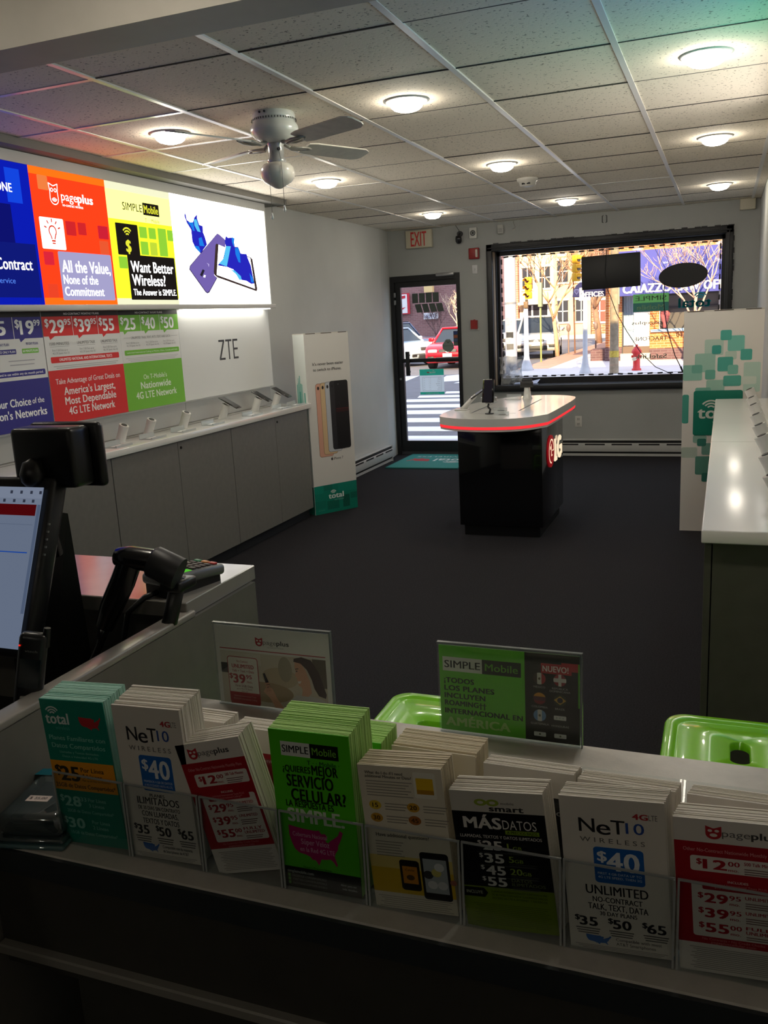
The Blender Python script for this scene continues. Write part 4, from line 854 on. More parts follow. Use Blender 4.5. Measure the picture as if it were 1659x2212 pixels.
def pr_teal(p):
    G = (0, 134, 112); LT = (150, 214, 196)
    logo_total(p, 24, 26, 15, (226, 236, 232), 36, 3, False, (90, 180, 164)); usa(p, 58, 20, 94, 40, (196, 40, 48), 2)
    p.text('Planes Familiares con', 50, 53, 6.4, LT, 'c', 88, 1); p.text('Datos Compartidos', 50, 64, 6.4, LT, 'c', 84, 1); p.text('Llamadas y Textos ilimitados.', 50, 73, 3, LT, 'c', 62, .4); p.text('Datos a Velocidad 4G LTE', 50, 79, 3, LT, 'c', 56, .4)
    p.rect(0, 86, 100, 128, (238, 158, 24)); K = (44, 34, 20)
    p.text('$', 10, 99, 13, K, 'c', None, 2); p.text('25', 14, 104, 20, K, 'l', 29, 2.6); p.text('Por Línea', 47, 97, 6.4, K, 'l', 36, 1.2); p.text('4 Líneas', 47, 106, 6.4, K, 'l', 32, 1.2); p.text('Plan de 30 Días Sin Contrato', 47, 112, 2.6, K, 'l', 44); p.text('25GB de Datos Compartidos*', 50, 121, 6, K, 'c', 94, 1.4)
    for y, n, s, q, g in ((144, '28', '33', '3 Líneas', '20GB de Datos Compartidos*'), (176, '30', '', '2 Líneas', '15GB de Datos Compartidos*')):
        p.text('$', 8, y-4, 9, LT, 'c', None, 1.6); p.text(n, 12, y, 14, LT, 'l', 25, 2.2)
        if s: p.text(s, 38, y-4, 6, LT, 'l', 9, 1)
        p.text('Por Línea', 50, y-4, 5, LT, 'l', 28, .8); p.text(q, 50, y+4, 5, LT, 'l', 24, .8); p.text(g, 50, y+14, 4.4, LT, 'c', 74, .6)
def pr_net(p, es):
    K = (30, 30, 32); Bc = (28, 100, 180)
    p.text('4G', 70, 20, 7, (180, 44, 50), 'l', 14, 2.4); p.text('LTE', 85, 20, 7, (120, 116, 112), 'l', 8, .2)
    p.text('N', 18, 36, 18, K, 'l', 15, .8); p.text('e', 35, 37, 20, K, 'l', 13, .8); p.text('T', 49, 36, 18, K, 'l', 13, .8); p.text('10', 63, 36, 14, (50, 84, 160), 'l', 17, .6); p.text('W I R E L E S S', 49, 55, 6, (110, 108, 104), 'c', 62, .4)
    p.rect(30, 64, 78, 112, Bc, 4, 1); p.text('$', 38, 76, 13, (232, 236, 240), 'c', None, 1.6, 3); p.text('40', 43, 82, 24, (232, 236, 240), 'l', 30, 2, 3)
    for k, s in enumerate(('PRIMEROS 4 GB DE DATOS', 'A VELOCIDADES HASTA 4G LTE,', 'DESPUÉS 2G') if es else ('FIRST 4 GB DATA UP TO', '4G LTE SPEED, THEN 2G')): p.text(s, 54, 99+k*5, 3, (220, 228, 236), 'c', 42 if k < 2 else 18, .5, 3)
    if es:
        for s, y, h, ww in (('PLANES', 118, 4.4, 22), ('ILIMITADOS', 126, 9.5, 62), ('DE 30 DÍAS SIN CONTRATO', 136, 5, 62), ('CON LLAMADAS,', 144, 7, 54), ('TEXTOS Y DATOS', 154, 7, 54)): p.text(s, 49, y, h, K, 'c', ww, 1.2)
    else:
        for s, y, h, ww in (('UNLIMITED', 122, 12, 60), ('NO-CONTRACT', 135, 7, 48), ('TALK, TEXT, DATA', 145, 8, 58), ('30 DAY PLANS', 154, 5.4, 36)): p.text(s, 50, y, h, K, 'c', ww, 1.4)
    for x, s in ((18, '35'), (51, '50'), (84, '65')):
        p.text('$', x-9, 163, 7, K, 'c', None, 1.6); p.text(s, x+2, 167, 12, K, 'c', 17, 2.2); p.lines(x+1, 177, 3, 3.2, 24, 1.4, (96, 94, 90))
    usa(p, 16, 184, 42, 198, (44, 104, 184), 2); p.text('Compatible con la mayoría' if es else 'Compatible with most', 46, 188, 4, (70, 68, 66), 'l', 44, .6); p.text('de Smartphones de AT&T' if es else 'AT&T Smartphones', 46, 194, 4, (70, 68, 66), 'l', 38, .6); p.lines(50, 200, 3, 2, 90, .8, (150, 148, 142))
def pr_page(p, big):
    R = (168, 20, 34); Wt = (226, 220, 212)
    logo_pageplus(p, 50 if not big else 62, 16, 8.5, (186, 40, 48), Wt, (110, 106, 102), (70, 68, 66), 62, False, 2)
    p.rect(0, 30, 100, 166, R); p.text('Other No-Contract Nationwide Monthly Plans', 50, 40, 4.6, (220, 150, 150), 'c', 84, .8)
    p.rect(14, 48, 96, 68, Wt, 3, 2)
    def row(y, a, s, q, q2):
        p.text('$', 22, y-3, 7, R, 'c', None, 1.6, 4); p.text(a, 26, y, 12, R, 'l', 20, 2.4, 4); p.text(s, 48, y-3, 6, R, 'l', 10, 1.4, 4); p.text('mo.', 48, y+5, 4, R, 'l', 9, .8, 4); p.text(q, 62, y-5, 4.2, R, 'l', 28, 1.4, 4)
        if q2: p.text(q2, 62, y+1, 4.4, R, 'l', 30, 1.4, 4)
        p.lines(62, y+(7 if q2 else 2), 2 if q2 else 3, 3, 26, 1.2, (130, 100, 96), 'l', 4)
    row(58, '12', '00', '500 Talk Minutes', '')
    p.rect(14, 84, 96, 156, Wt, 3, 2); p.rect(24, 78, 88, 92, R, 2, 3); p.text('INCLUDES', 56, 79, 3, Wt, 'c', 18, .8, 5); p.text('Unlimited International Texts PLUS', 56, 84, 2.8, (220, 150, 150), 'c', 50, .3, 5); p.text('$10 International Calling**', 56, 88, 2.8, (220, 150, 150), 'c', 42, .3, 5)
    row(103, '29', '95', 'UNLIMITED', ''); row(123, '39', '95', 'UNLIMITED', ''); row(143, '55', '00', 'FULLY', 'UNLIMITED')
    p.text('No Contracts • No Credit Checks', 50, 159, 3, (220, 140, 140), 'c', 56); p.text('pagepluscellular.com', 50, 163, 3, (220, 140, 140), 'c', 40); p.lines(52, 172, 12, 2.6, 84, .9, (150, 146, 138))
def pr_green(p):
    K = (14, 22, 8)
    simple_mobile(p, 14, 14, 86, 32, (226, 230, 222), K, (120, 190, 60)); p.text('T · · Mobile ·', 66, 38, 5.4, (24, 60, 40), 'c', 40, .8)
    p.text('¿QUIERES', 14, 48, 8, K, 'l', 35, 2); p.text('MEJOR', 51, 47, 12, K, 'l', 32, 2.4); p.text('SERVICIO', 47, 63, 15, K, 'c', 58, 2.6); p.text('CELULAR?', 56, 81, 15, K, 'c', 68, 2.6); p.text('LA RESPUESTA ES', 44, 93, 8, K, 'c', 60, 2); p.text('SIMPLE.', 50, 108, 17, (226, 236, 216), 'c', 70, 3)
    usa(p, 12, 118, 84, 172, (192, 24, 110), 2); PK = (240, 190, 214); p.text('Cobertura Nacional', 40, 133, 5.4, PK, 'c', 44, .4); p.text('Súper Veloz', 46, 142, 7, PK, 'c', 36, .6); p.text('en la Red 4G LTE', 48, 152, 6, PK, 'c', 44, .6); p.text('Nuestra Promesa Simple', 46, 176, 2.6, K, 'c', 36)
    p.rect(0, 178, 100, 206, (12, 14, 12)); p.text('simplemobile.com', 6, 184, 4, (190, 200, 190), 'l', 34, .5)
    for k, s in enumerate(('FACEBOOK.COM/SIMPLEMOBILE', 'TWITTER.COM/SIMPLEMOBILE', 'INSTAGRAM.COM/SIMPLEMOBILE')): p.rect(6, 188+k*5, 9, 192+k*5, (90, 160, 60)); p.text(s, 12, 190+k*5, 2.6, (130, 136, 130), 'l', 44, .3)
    p.text('Abrir para ver', 94, 192, 2.8, (190, 196, 190), 'r', 20, .4); p.text('más detalles', 94, 197, 2.8, (190, 196, 190), 'r', 18, .4)
def pr_cream(p):
    K = (70, 66, 56); Y = (226, 178, 40)
    p.text('What do I do if I need', 8, 10, 4, K, 'l', 46, 1); p.text('additional Minutes or Data?', 8, 15, 4, K, 'l', 56, 1); p.lines(8, 22, 6, 4, 56, 1.2, (150, 144, 130), 'l')
    p.rect(66, 6, 92, 42, (236, 232, 216), 2, 1); p.rect(69, 14, 89, 36, (232, 190, 40), 1, 2); p.rect(69, 30, 89, 36, (190, 140, 40), 0, 3)
    for x, y, s, c in ((16, 56, '15', (222, 190, 60)), (16, 74, '30', (200, 150, 50)), (62, 56, '20', (206, 156, 50)), (62, 74, '45', (176, 110, 50))): p.ell(x, y, 7.5, 6.5, c, 1); p.text(s, x, y, 6, (70, 50, 20), 'c', None, 1.6); p.lines(x+12, y-3, 3, 4, 28, 1.3, (150, 144, 130), 'l')
    p.text('Have additional questions?', 44, 98, 5, K, 'c', 64, 1.2); p.lines(10, 108, 6, 4, 34, 1.2, (150, 144, 130), 'l')
    p.rect(0, 128, 100, 182, (230, 206, 120)); p.rect(0, 146, 100, 182, (226, 186, 40), 0, 2)
    for x0, y0, x1, y1, sc_ in ((36, 132, 60, 176, (214, 142, 40)), (62, 118, 96, 186, (180, 186, 190))): p.rect(x0, y0, x1, y1, (28, 26, 26), 4, 4); p.rect(x0+3, y0+9, x1-3, y1-10, sc_, 0, 5)
    p.text('iCelular', 48, 146, 3.4, (90, 60, 20), 'c', 12, .5, 6); p.ell(48, 157, 5, 4, (90, 66, 30), 6, 12)
    for x, y, c in ((70, 150, (70, 70, 72)), (80, 146, (226, 214, 120)), (74, 164, (230, 230, 230)), (86, 164, (222, 222, 222)), (84, 138, (240, 240, 240))): p.ell(x, y, 6, 6, c, 6, 14)
    p.ell(99, 158, 4, 4, (176, 110, 90), 6, 12); p.lines(50, 188, 6, 3, 90, 1, (160, 154, 140))
def pr_black(p):
    K = (14, 14, 16); Wt = (222, 220, 214); G = (128, 160, 40)
    p.ell(33, 16, 7, 5, (150, 170, 60), 1, 16); p.ell(33, 16, 3.4, 2.2, (200, 196, 186), 2, 12); p.ell(46, 16, 7, 5, (150, 170, 60), 1, 16); p.ell(46, 16, 3.4, 2.2, (200, 196, 186), 2, 12); p.text('smart', 60, 24, 8, (40, 40, 40), 'c', 36, 2.4); p.text('mobile', 62, 16, 3.4, (90, 90, 86), 'c', 14, .4)
    p.rect(0, 30, 100, 142, K); p.text('MÁS', 12, 46, 16, Wt, 'l', 40, 2.6); p.text('DATOS', 54, 47, 13, Wt, 'l', 36, .2); p.rect(56, 55, 92, 61, G, 0, 2); p.text('A PRECIOS BAJOS', 74, 58, 3.8, K, 'c', 32, 1); p.text('LLAMADAS, TEXTOS Y DATOS ILIMITADOS', 50, 66, 4.4, Wt, 'c', 88, .8)
    for y, a, q in ((79, '25', '1'), (98, '35', '5'), (116, '45', '20'), (133, '55', '')):
        p.text('$', 26, y-4, 6, Wt, 'c', None, 1.4); p.text(a, 30, y, 13, Wt, 'l', 20, 2.4)
        if q: p.text(q, 56, y, 9, (150, 176, 70), 'l', None, 1.4); p.text('GB', 56+(6 if len(q) == 1 else 13), y+2, 5, (150, 176, 70), 'l', None, 1.2)
        else: p.text('DATOS', 56, y-4, 4.6, (120, 130, 80), 'l', None, .8); p.text('ILIMITADOS', 56, y+2, 4.6, (120, 130, 80), 'l', None, .8)
        p.lines(56, y+7, 2, 2.6, 30, .8, (90, 92, 84), 'l'); p.rect(22, y+10.5, 86, y+11, (110, 110, 106), 0, 2)
    p.rect(0, 142, 100, 206, (116, 140, 24)); p.poly([(0, 144), (24, 144), (28, 151), (24, 158), (0, 158)], K, 2); p.text('INCLUYE', 13, 151, 4.6, (200, 206, 170), 'c', 18, 1)
    for k, s in enumerate(('LLAMADAS INTERNACIONALES** ILIMITADAS A MÁS', 'DE 80 PAÍSES CON HASTA 15 NÚMEROS ÚNICOS', 'ACCESO 4G LTE A INTERNET Y FACEBOOK')): p.text(s, 32, 148+k*5, 3, (46, 56, 14), 'l', 60, .8)
    p.lines(52, 168, 12, 2.8, 84, 1, (90, 108, 24))
SH = {'teal': (176, 226, 212), 'white': (232, 226, 216), 'green': (184, 230, 136), 'cream': (222, 210, 184)}
def stack(lab, xb, zb, roll, w, h, th, base, fn, sheet, y=.7400, lean=0.0, rise=.006, seed=1):
    t = thing('leaflet_stack', lab, 'leaflet stack', (xb, y, zb), 0, 'leaflet stacks in the acrylic holders', (math.radians(lean), math.radians(roll), 0))
    p = Print(PW, PH_, w, h, base, t=.0012, L=.00008, rough=.35); fn(p); p.build('front_leaflet', t)
    b = MB(); rg = random.Random(seed); n = max(5, int(th/.0015)); m1 = M(SH[sheet], .6); m2 = M(tuple(int(c*.97) for c in SH[sheet]), .6)
    for k in range(n):
        y0 = .0016+k*th/n; dz = rise*(k/n)+rg.uniform(-.0003, .0004)-(.0025 if rg.random() < .07 else 0); dx = rg.uniform(-.0004, .0005)+.006*(k/n)
        b.box(-w/2+dx, w/2+dx, y0, y0+th/n*(1.0 if rg.random() < .8 else .94), .002, h+dz, m1 if k % 3 else m2)
    b.build('sheaf', t)
stack('teal leaflets with an orange price band at the left end of the racks', -.686, .9022, -3.4, .0928, .186, .034, (0, 134, 112), pr_teal, 'teal', rise=.008, seed=2)
stack('white leaflets with a blue forty dollar box between the teal and the tilted red ones', -.585, .9022, -2.4, .0915, .190, .034, (222, 216, 206), lambda p: pr_net(p, True), 'white', rise=.010, seed=3)
stack('tilted red and white leaflets beside the bright green stack', -.474, .909, -15.5, .086, .158, .022, (226, 220, 212), lambda p: pr_page(p, False), 'white', rise=.006, seed=4)
stack('bright green leaflets with a magenta map, the thickest stack', -.386, .9022, -1.5, .0925, .186, .044, (84, 196, 24), pr_green, 'green', rise=.012, seed=5)
stack('cream and yellow leaflets printed with two phones', -.279, .9024, -4.6, .090, .162, .022, (224, 216, 196), pr_cream, 'cream', rise=.006, seed=6)
stack('black and lime leaflets with a price list in the front row', -.178, .9026, -6.0, .0925, .150, .018, (204, 200, 190), pr_black, 'white', rise=.006, seed=7)
stack('white leaflets in English with a blue forty dollar box, right of the black ones', -.074, .9024, -4.0, .0945, .160, .016, (222, 216, 206), lambda p: pr_net(p, False), 'white', rise=.005, seed=8)
stack('red and white leaflets at the right picture edge', .026, .9024, -3.6, .0935, .155, .018, (226, 220, 212), lambda p: pr_page(p, True), 'white', rise=.004, seed=9)
blank = lambda p: None
def red_top(p): p.rect(0, 40, 100, 190, (168, 20, 34)); p.text('Monthly Plans', 60, 52, 6, (226, 190, 186), 'c', 60, .8)
def blk_top(p): p.rect(0, 40, 100, 206, (14, 14, 16)); p.text('DATOS ILIMITADOS', 48, 64, 6, (222, 220, 214), 'c', 90, 1)
stack('white leaflets in the back pocket behind the left white stack', -.574, .9022, 0, .0925, .152, .022, (222, 216, 206), blank, 'white', .7965, 0, .004, 12)
stack('red topped leaflets in the back pocket between the tilted and the green stack', -.470, .9022, 0, .0925, .150, .018, (226, 220, 212), red_top, 'white', .7965, 0, .004, 13)
stack('green leaflets in the back pocket behind the thick green stack', -.379, .9022, 0, .0925, .153, .034, (84, 196, 24), blank, 'green', .7965, 0, .008, 14)
stack('cream leaflets in the back pocket behind the yellow phone leaflets', -.274, .9022, 0, .0925, .153, .03, (224, 216, 196), blank, 'cream', .7965, 0, .006, 15)
stack('black leaflets in the back pocket behind the black price list stack', -.173, .9022, 0, .0925, .147, .014, (204, 200, 190), blk_top, 'white', .7965, 0, .004, 16)
stack('white leaflets in the back pocket behind the English white stack', -.077, .9022, 0, .0925, .144, .012, (222, 216, 206), blank, 'white', .7965, 0, .004, 17)
stack('white leaflets in the back pocket at the right picture edge', .026, .9022, 0, .0925, .144, .012, (226, 220, 212), blank, 'white', .7965, 0, .004, 18)

# two acrylic signs on the far counter edge
SGN = CLEAR((250, 252, 252), .08, .03)
def acrylic_sign(lab, xc, y, w, h, base, fn, W, Hh):
    t = thing('sign_holder', lab, 'counter sign', (xc, y, .9), 0)
    p = Print(W, Hh, w, h-.004, base, t=.0008, L=.00012); fn(p); o = p.build('printed_sheet', t, (0, 0, .003))
    b = MB(); b.box(-w/2-.002, w/2+.004, -.003, -.0016, .0, h+.004, SGN); b.box(-w/2-.002, w/2+.004, .002, .0035, .0, h+.004, SGN); b.box(-w/2-.002, w/2+.004, -.003, .0035, h+.0025, h+.004, M((120, 128, 128), .15)); b.box(w/2+.0025, w/2+.004, -.003, .0035, 0, h+.003, M((120, 128, 128), .15)); b.build('acrylic_sleeve', t)
    b = MB(); b.box(-w/2, w/2, -.004, .03, 0, .0025, SGN); b.build('foot', t)
def sg_page(p):
    Wt = (224, 220, 212); R = (172, 30, 38)
    logo_pageplus(p, 520, 118, 38, (178, 34, 44), Wt, (120, 116, 112), (66, 64, 62), 290); p.text('no-contract wireless', 540, 160, 12, (150, 146, 140), 'c', 140); p.rect(36, 196, 964, 204, R)
    p.rect(36, 224, 964, 690, (204, 192, 172)); p.rect(36, 330, 120, 420, (62, 60, 56), 0, 2); p.rect(36, 230, 400, 330, (214, 206, 190), 0, 2); p.ell(560, 420, 160, 90, (190, 170, 140), 2); p.ell(610, 340, 60, 110, (168, 156, 132), 2); p.rect(850, 224, 964, 470, (96, 84, 66), 0, 2); p.ell(430, 560, 240, 90, (170, 146, 112), 2)
    # printed woman looking at a telephone
    SK = (214, 160, 128); HR = (58, 34, 30)
    p.poly([(650, 600), (700, 556), (790, 548), (900, 560), (958, 590), (958, 690), (600, 690)], (206, 200, 196), 4)
    p.poly([(690, 262), (694, 236), (760, 216), (840, 236), (900, 330), (956, 520), (948, 556), (890, 540), (856, 480), (836, 400), (800, 320), (750, 272)], HR, 6)
    p.poly([(694, 300), (700, 262), (740, 250), (790, 330), (820, 420), (830, 520), (800, 556), (742, 556), (752, 500), (742, 476), (722, 470), (716, 448), (720, 434), (708, 420), (712, 404), (694, 380), (704, 350)], SK, 5)
    p.poly([(716, 430), (748, 424), (738, 446), (722, 448)], (236, 226, 220), 7); p.line(700, 326, 728, 318, 8, HR, 7); p.ell(712, 342, 9, 5, (40, 26, 24), 7, 10);
    p.poly([(404, 556), (440, 500), (486, 520), (520, 600), (580, 690), (500, 690), (460, 610)], SK, 5); p.poly([(410, 396), (428, 388), (470, 500), (440, 520)], (40, 36, 38), 6)
    for k in range(4): p.poly([(420+k*4, 478+k*20), (458+k*5, 468+k*20), (464+k*5, 482+k*20), (424+k*4, 494+k*20)], (200, 146, 116), 7)
    p.rect(96, 266, 372, 690, R, 26, 5); p.rect(102, 272, 366, 690, (226, 220, 208), 22, 6); p.rect(102, 584, 366, 690, R, 0, 7)
    p.text('No-Contract', 234, 306, 20, R, 'c', 100, .8, 9); p.text('UNLIMITED', 234, 350, 34, R, 'c', 196, 2.4, 9); p.text('Talk + Text + Data', 234, 392, 22, R, 'c', 196, 1.2, 9); p.text('$', 122, 440, 44, R, 'c', None, 1.6, 9); p.text('39', 142, 462, 78, R, 'l', 104, 2.6, 9); p.text('95', 258, 440, 34, R, 'l', 50, 1.6, 9); p.text('mo.', 262, 484, 24, R, 'l', 50, .8, 9)
    p.text('First 5GB Data', 234, 526, 20, (130, 50, 50), 'c', 156, 1.2, 9); p.text('up to 4G LTE Speed', 234, 552, 14, (130, 70, 66), 'c', 140, .6, 9); p.text('then 2G', 234, 574, 12, (130, 70, 66), 'c', None, .4, 9); p.text('Unlimited International Texts', 234, 618, 14, (226, 170, 166), 'c', 200, .6, 9); p.text('PLUS $10 International Calling', 234, 644, 14, (226, 170, 166), 'c', 210, .6, 9)
acrylic_sign('clear upright sign with a red price box and a smiling woman with a phone', -.654, 1.138, .203, .137, (224, 220, 212), sg_page, 1000, 690)
def sg_simple(p):
    K = (22, 30, 14); Wt = (210, 214, 204); N = (14, 14, 16)
    p.rect(622, 0, 1000, 690, N); p.rect(990, 60, 1000, 400, (84, 176, 30), 0, 2)
    simple_mobile(p, 26, 92, 596, 206, Wt, (18, 20, 16), (96, 170, 50))
    for s, y, ww in (('¡TODOS', 280, 220), ('LOS PLANES', 342, 366), ('INCLUYEN', 404, 300), ('ROAMING††', 464, 306), ('INTERNACIONAL EN', 530, 568)): p.text(s, 34, y, 40, K, 'l', ww, 2.6)
    p.text('AMÉRICA', 40, 616, 66, (176, 214, 130), 'l', 470, 2.8)
    p.rect(736, 74, 946, 152, (176, 32, 40)); p.rect(876, 60, 990, 124, (176, 32, 40), 0, 1); p.text('NUEVO!', 836, 114, 44, (230, 216, 212), 'c', 176, 2)
    def flag(x, y, cols, lab, vert=True):
        p.ell(x, y, 44, 46, cols[1], 2, 24)
        for a0, c in (((110, 250), cols[0]), ((-70, 70), cols[2])) if vert else (((200, 340), cols[0]), ((20, 160), cols[2])):
            p.poly([(x+44*math.cos(math.radians(a0[0]+(a0[1]-a0[0])*k/10)), y+46*math.sin(math.radians(a0[0]+(a0[1]-a0[0])*k/10))) for k in range(11)], c, 3)
        p.text(lab, x, y+66, 15, (170, 172, 170), 'c', None, .4)
    flag(724, 196, ((60, 50, 46), (200, 200, 190), (176, 40, 48)), 'MÉXICO'); p.ell(724, 196, 8, 10, (90, 80, 50), 4, 12)
    flag(866, 196, ((150, 34, 46), (210, 206, 200), (150, 34, 46)), 'REPÚBLICA', False); p.rect(856, 150, 876, 242, (214, 210, 204), 0, 5); p.rect(822, 186, 910, 206, (214, 210, 204), 0, 5); p.text('DOMINICANA', 866, 284, 15, (170, 172, 170), 'c', None, .4)
    flag(724, 352, ((206, 146, 50), (90, 50, 60), (130, 36, 46)), 'COLOMBIA', False); p.ell(866, 352, 44, 46, (48, 60, 44), 2, 24); p.poly([(824, 352), (866, 318), (908, 352), (866, 386)], (200, 160, 70), 3); p.ell(866, 352, 20, 22, (40, 44, 60), 4, 18); p.text('BRAZIL', 866, 420, 15, (170, 172, 170), 'c', None, .4)
    flag(724, 486, ((110, 150, 196), (206, 208, 204), (110, 150, 196)), 'GUATEMALA'); p.ell(724, 486, 9, 10, (120, 110, 80), 4, 12)
    p.rect(822, 474, 908, 508, (206, 208, 206), 6, 2)
    for x in (842, 864, 886): p.ell(x, 491, 3, 4, (60, 80, 120), 3, 8)
    p.text('HONDURAS', 866, 556, 15, (170, 172, 170), 'c', None, .4)
    for x in (724, 866): p.rect(x-42, 618, x+42, 652, (206, 208, 206), 6, 2); p.ell(x, 635, 7, 8, (90, 100, 70), 3, 10)
acrylic_sign('clear upright sign printed bright green and black with round flags', -.274, 1.138, .203, .137, (100, 192, 40), sg_simple, 1000, 690)

# green stools
GRN = M((136, 220, 34), .25, coat=.6)
def stool(lab, x, y, rz):
    t = thing('bar_stool', lab, 'stool', (x, y, .61), rz, 'bright green metal stools')
    def sq(s_, r, z, n=10):
        out = []
        for cx, cy, a in ((1, 1, 0), (-1, 1, 90), (-1, -1, 180), (1, -1, 270)):
            for k in range(n): q = math.radians(a+90*k/(n-1)); out.append((cx*(s_-r)+r*math.cos(q), cy*(s_-r)+r*math.sin(q), z))
        return out
    def slot(hx, hy, z, n=10):
        out = []; r = hx
        for cx, cy, a in ((0, 1, 0), (0, 1, 90), (0, -1, 180), (0, -1, 270)):
            for k in range(n): q = math.radians(a+90*k/(n-1)); out.append((r*math.cos(q), cy*(hy-r)+r*math.sin(q), z))
        return out
    b = MB(); b.loft([sq(.152, .045, -.05), sq(.153, .045, -.008), sq(.148, .043, 0), sq(.130, .036, .0), sq(.127, .035, -.004), sq(.121, .033, -.004), sq(.118, .032, -.0015), slot(.022, .050, -.0015), slot(.019, .047, -.004), slot(.018, .046, -.02)], GRN, True, None, False); b.build('seat', t)
    for sx in (-1, 1):
        for sy in (-1, 1):
            b = MB(); b.loft([[(sx*.135+dx, sy*.135+dy, -.03) for dx, dy in ((-.018, -.018), (.018, -.018), (.018, .018), (-.018, .018))], [(sx*.185+dx, sy*.185+dy, -.61) for dx, dy in ((-.011, -.011), (.011, -.011), (.011, .011), (-.011, .011))]], GRN, False); b.build('leg', t)
    for k in range(4):
        b = MB(); X = RZ(90*k); b.box(-.165, .165, .16, .175, -.42, -.395, GRN, .003, X); b.build('footrest', t)
stool('bright green stool half hidden behind the green and black sign', -.575, 1.71, 90)
stool('bright green stool at the right picture edge by the grey cabinet', .055, 1.755, 0)

# register corner
MON = M((16, 16, 18), .35)
t = thing('monitor', 'black tilted monitor showing a pale web page at the left picture edge', 'monitor', (-1.20, 1.01, .735))
tl = math.degrees(math.atan2(.1, .235))
X = T(.0, -.052, .29) @ RX(-tl)
b = MB(); b.box(-.25, .224, 0, .035, .0, .285, MON, .008, X); b.build('casing', t)
p = Print(430, 255, .43, .252, (128, 142, 168), emit=.55, L=.0004, t=.001)
p.rect(0, 0, 430, 18, (150, 162, 186)); p.rect(0, 28, 422, 46, (96, 10, 16)); p.rect(0, 18, 430, 28, (140, 152, 176)); p.rect(0, 104, 418, 106, (40, 90, 190)); p.rect(424, 28, 430, 200, (100, 116, 146)); p.rect(0, 60, 420, 61, (112, 126, 152)); p.text('File not saved', 330, 99, 3, (60, 70, 90))
for x in (366, 386, 406, 424): p.rect(x, 6, x+5, 11, (60, 66, 84), 0, 2); p.rect(x-12, 20, x-7, 25, (60, 66, 84), 0, 2)
o = p.build('screen', t); o.matrix_local = T(-.003, -.052, .305) @ RX(-tl) @ T(0, -.0006, 0)
b = MB(); b.ext([(.06, .07, .0), (.14, .15, .0), (.13, .14, .47), (.10, .06, .50)], (.028, .012, 0), MON); b.box(-.1, .16, -.05, .165, 0, .02, MON, .006); b.build('stand', t)
b = MB()
for k in range(5): b.box(.226, .229, -.001, .002, .16+k*.012, .163+k*.012, M((120, 120, 120), .4), 0, X)
b.build('button', t)
t = thing('customer_display', 'black customer display seen from behind, mounted above the monitor', 'display', (-.985, 1.10, 1.27))
b = MB(); b.box(-.082, .040, -.02, .03, -.004, .092, MON, .008); b.box(-.086, .055, .028, .046, -.010, .096, MON, .008); b.build('casing', t)
b = MB(); b.lathe([(.001, .024), (.014, .018), (.021, .0), (.02, -.012), (.014, -.02)], MON, 16, T(-.033, -.03, .022)); b.tube([(-.033, -.03, .01), (-.034, -.02, -.05), (-.04, .0, -.12)], .014, MON, 10); b.build('swivel_mount', t)
t = thing('barcode_scanner', 'black handheld barcode scanner hung on a stand beside the monitor', 'scanner', (-.905, 1.10, 1.10))
BK = M((20, 20, 22), .22, coat=.3)
def oval(c, d, rw, rh, n=16):
    d = Vector(d).normalized(); sd_ = d.cross(Vector((0, 0, 1))).normalized(); up = sd_.cross(d); return [Vector(c)+sd_*(rw*math.cos(2*PI*k/n))+up*(rh*math.sin(2*PI*k/n)) for k in range(n)]
b = MB(); D = (.95, .12, -.10); D3 = (.85, .2, -.42)
b.loft([oval((.001, 0, .053), D, .007, .006), oval((.008, 0, .053), D, .018, .015), oval((.03, .003, .052), D, .022, .018), oval((.07, .008, .046), D, .021, .019)], BK); b.build('head', t)
b = MB(); b.loft([oval((.064, .008, .047), D3, .022, .021), oval((.068, .009, .045), D3, .027, .026), oval((.108, .018, .024), D3, .029, .026)], M((26, 27, 29), .45)); b.build('nose_cone', t)
b = MB(); D2 = (-.5, 0, -.8); b.loft([oval((.030, 0, .046), D2, .017, .02), oval((.012, 0, .012), D2, .016, .021), oval((-.016, 0, -.032), D2, .016, .02), oval((-.036, 0, -.068), D2, .014, .016)], BK); b.build('handle', t)
b = MB(); b.tube([(-.034, 0, -.064), (-.05, 0, -.10), (-.075, -.01, -.15), (-.12, -.05, -.22), (-.21, -.1, -.27), (-.24, -.16, -.33), (-.25, -.2, -.36)], [.011, .007, .006, .006, .006, .006, .006], BK, 8); b.build('cable', t)
t = thing('scanner_stand', 'black gooseneck stand holding the scanner, foot on the dark desk', 'stand', (-.86, 1.12, .735))
b = MB(); b.tube([(-.06, -.03, .01), (-.05, -.02, .08), (-.02, 0, .2), (.02, .02, .30), (.04, .03, .375)], .013, MON, 10); b.build('gooseneck', t)
b = MB(); b.box(.02, .06, .0, .05, .355, .372, MON, .004); b.build('cradle', t)
b = MB(); b.lathe([(.055, 0), (.055, .008), (.04, .014), (.012, .02)], MON, 20, T(-.07, -.03, 0)); b.build('foot', t)
t = thing('card_terminal', 'grey card terminal with green screen and brown keys on the ledge', 'card terminal', (-.893, 1.267, 1.05), -15); t.scale = (.80, .70, .72)
SILV = M((120, 122, 124), .35, .3)
b = MB(); b.ext([(-.036, -.09, 0), (-.036, .085, 0), (-.036, .085, .018), (-.036, -.09, .028)], (.072, 0, 0), M((22, 22, 24), .5)); b.build('base', t)
Xt = T(0, 0, .034) @ RX(-4)
b = MB(); b.box(-.043, .045, -.098, .098, -.012, .016, SILV, .010, Xt, 3); b.build('casing', t)
b = MB(); b.box(-.034, .036, -.075, -.010, .0155, .0172, E((96, 210, 60), .75), 0, Xt); b.box(-.034, .036, -.092, -.086, .0155, .0168, M((40, 44, 46), .4), 0, Xt); b.build('screen', t)
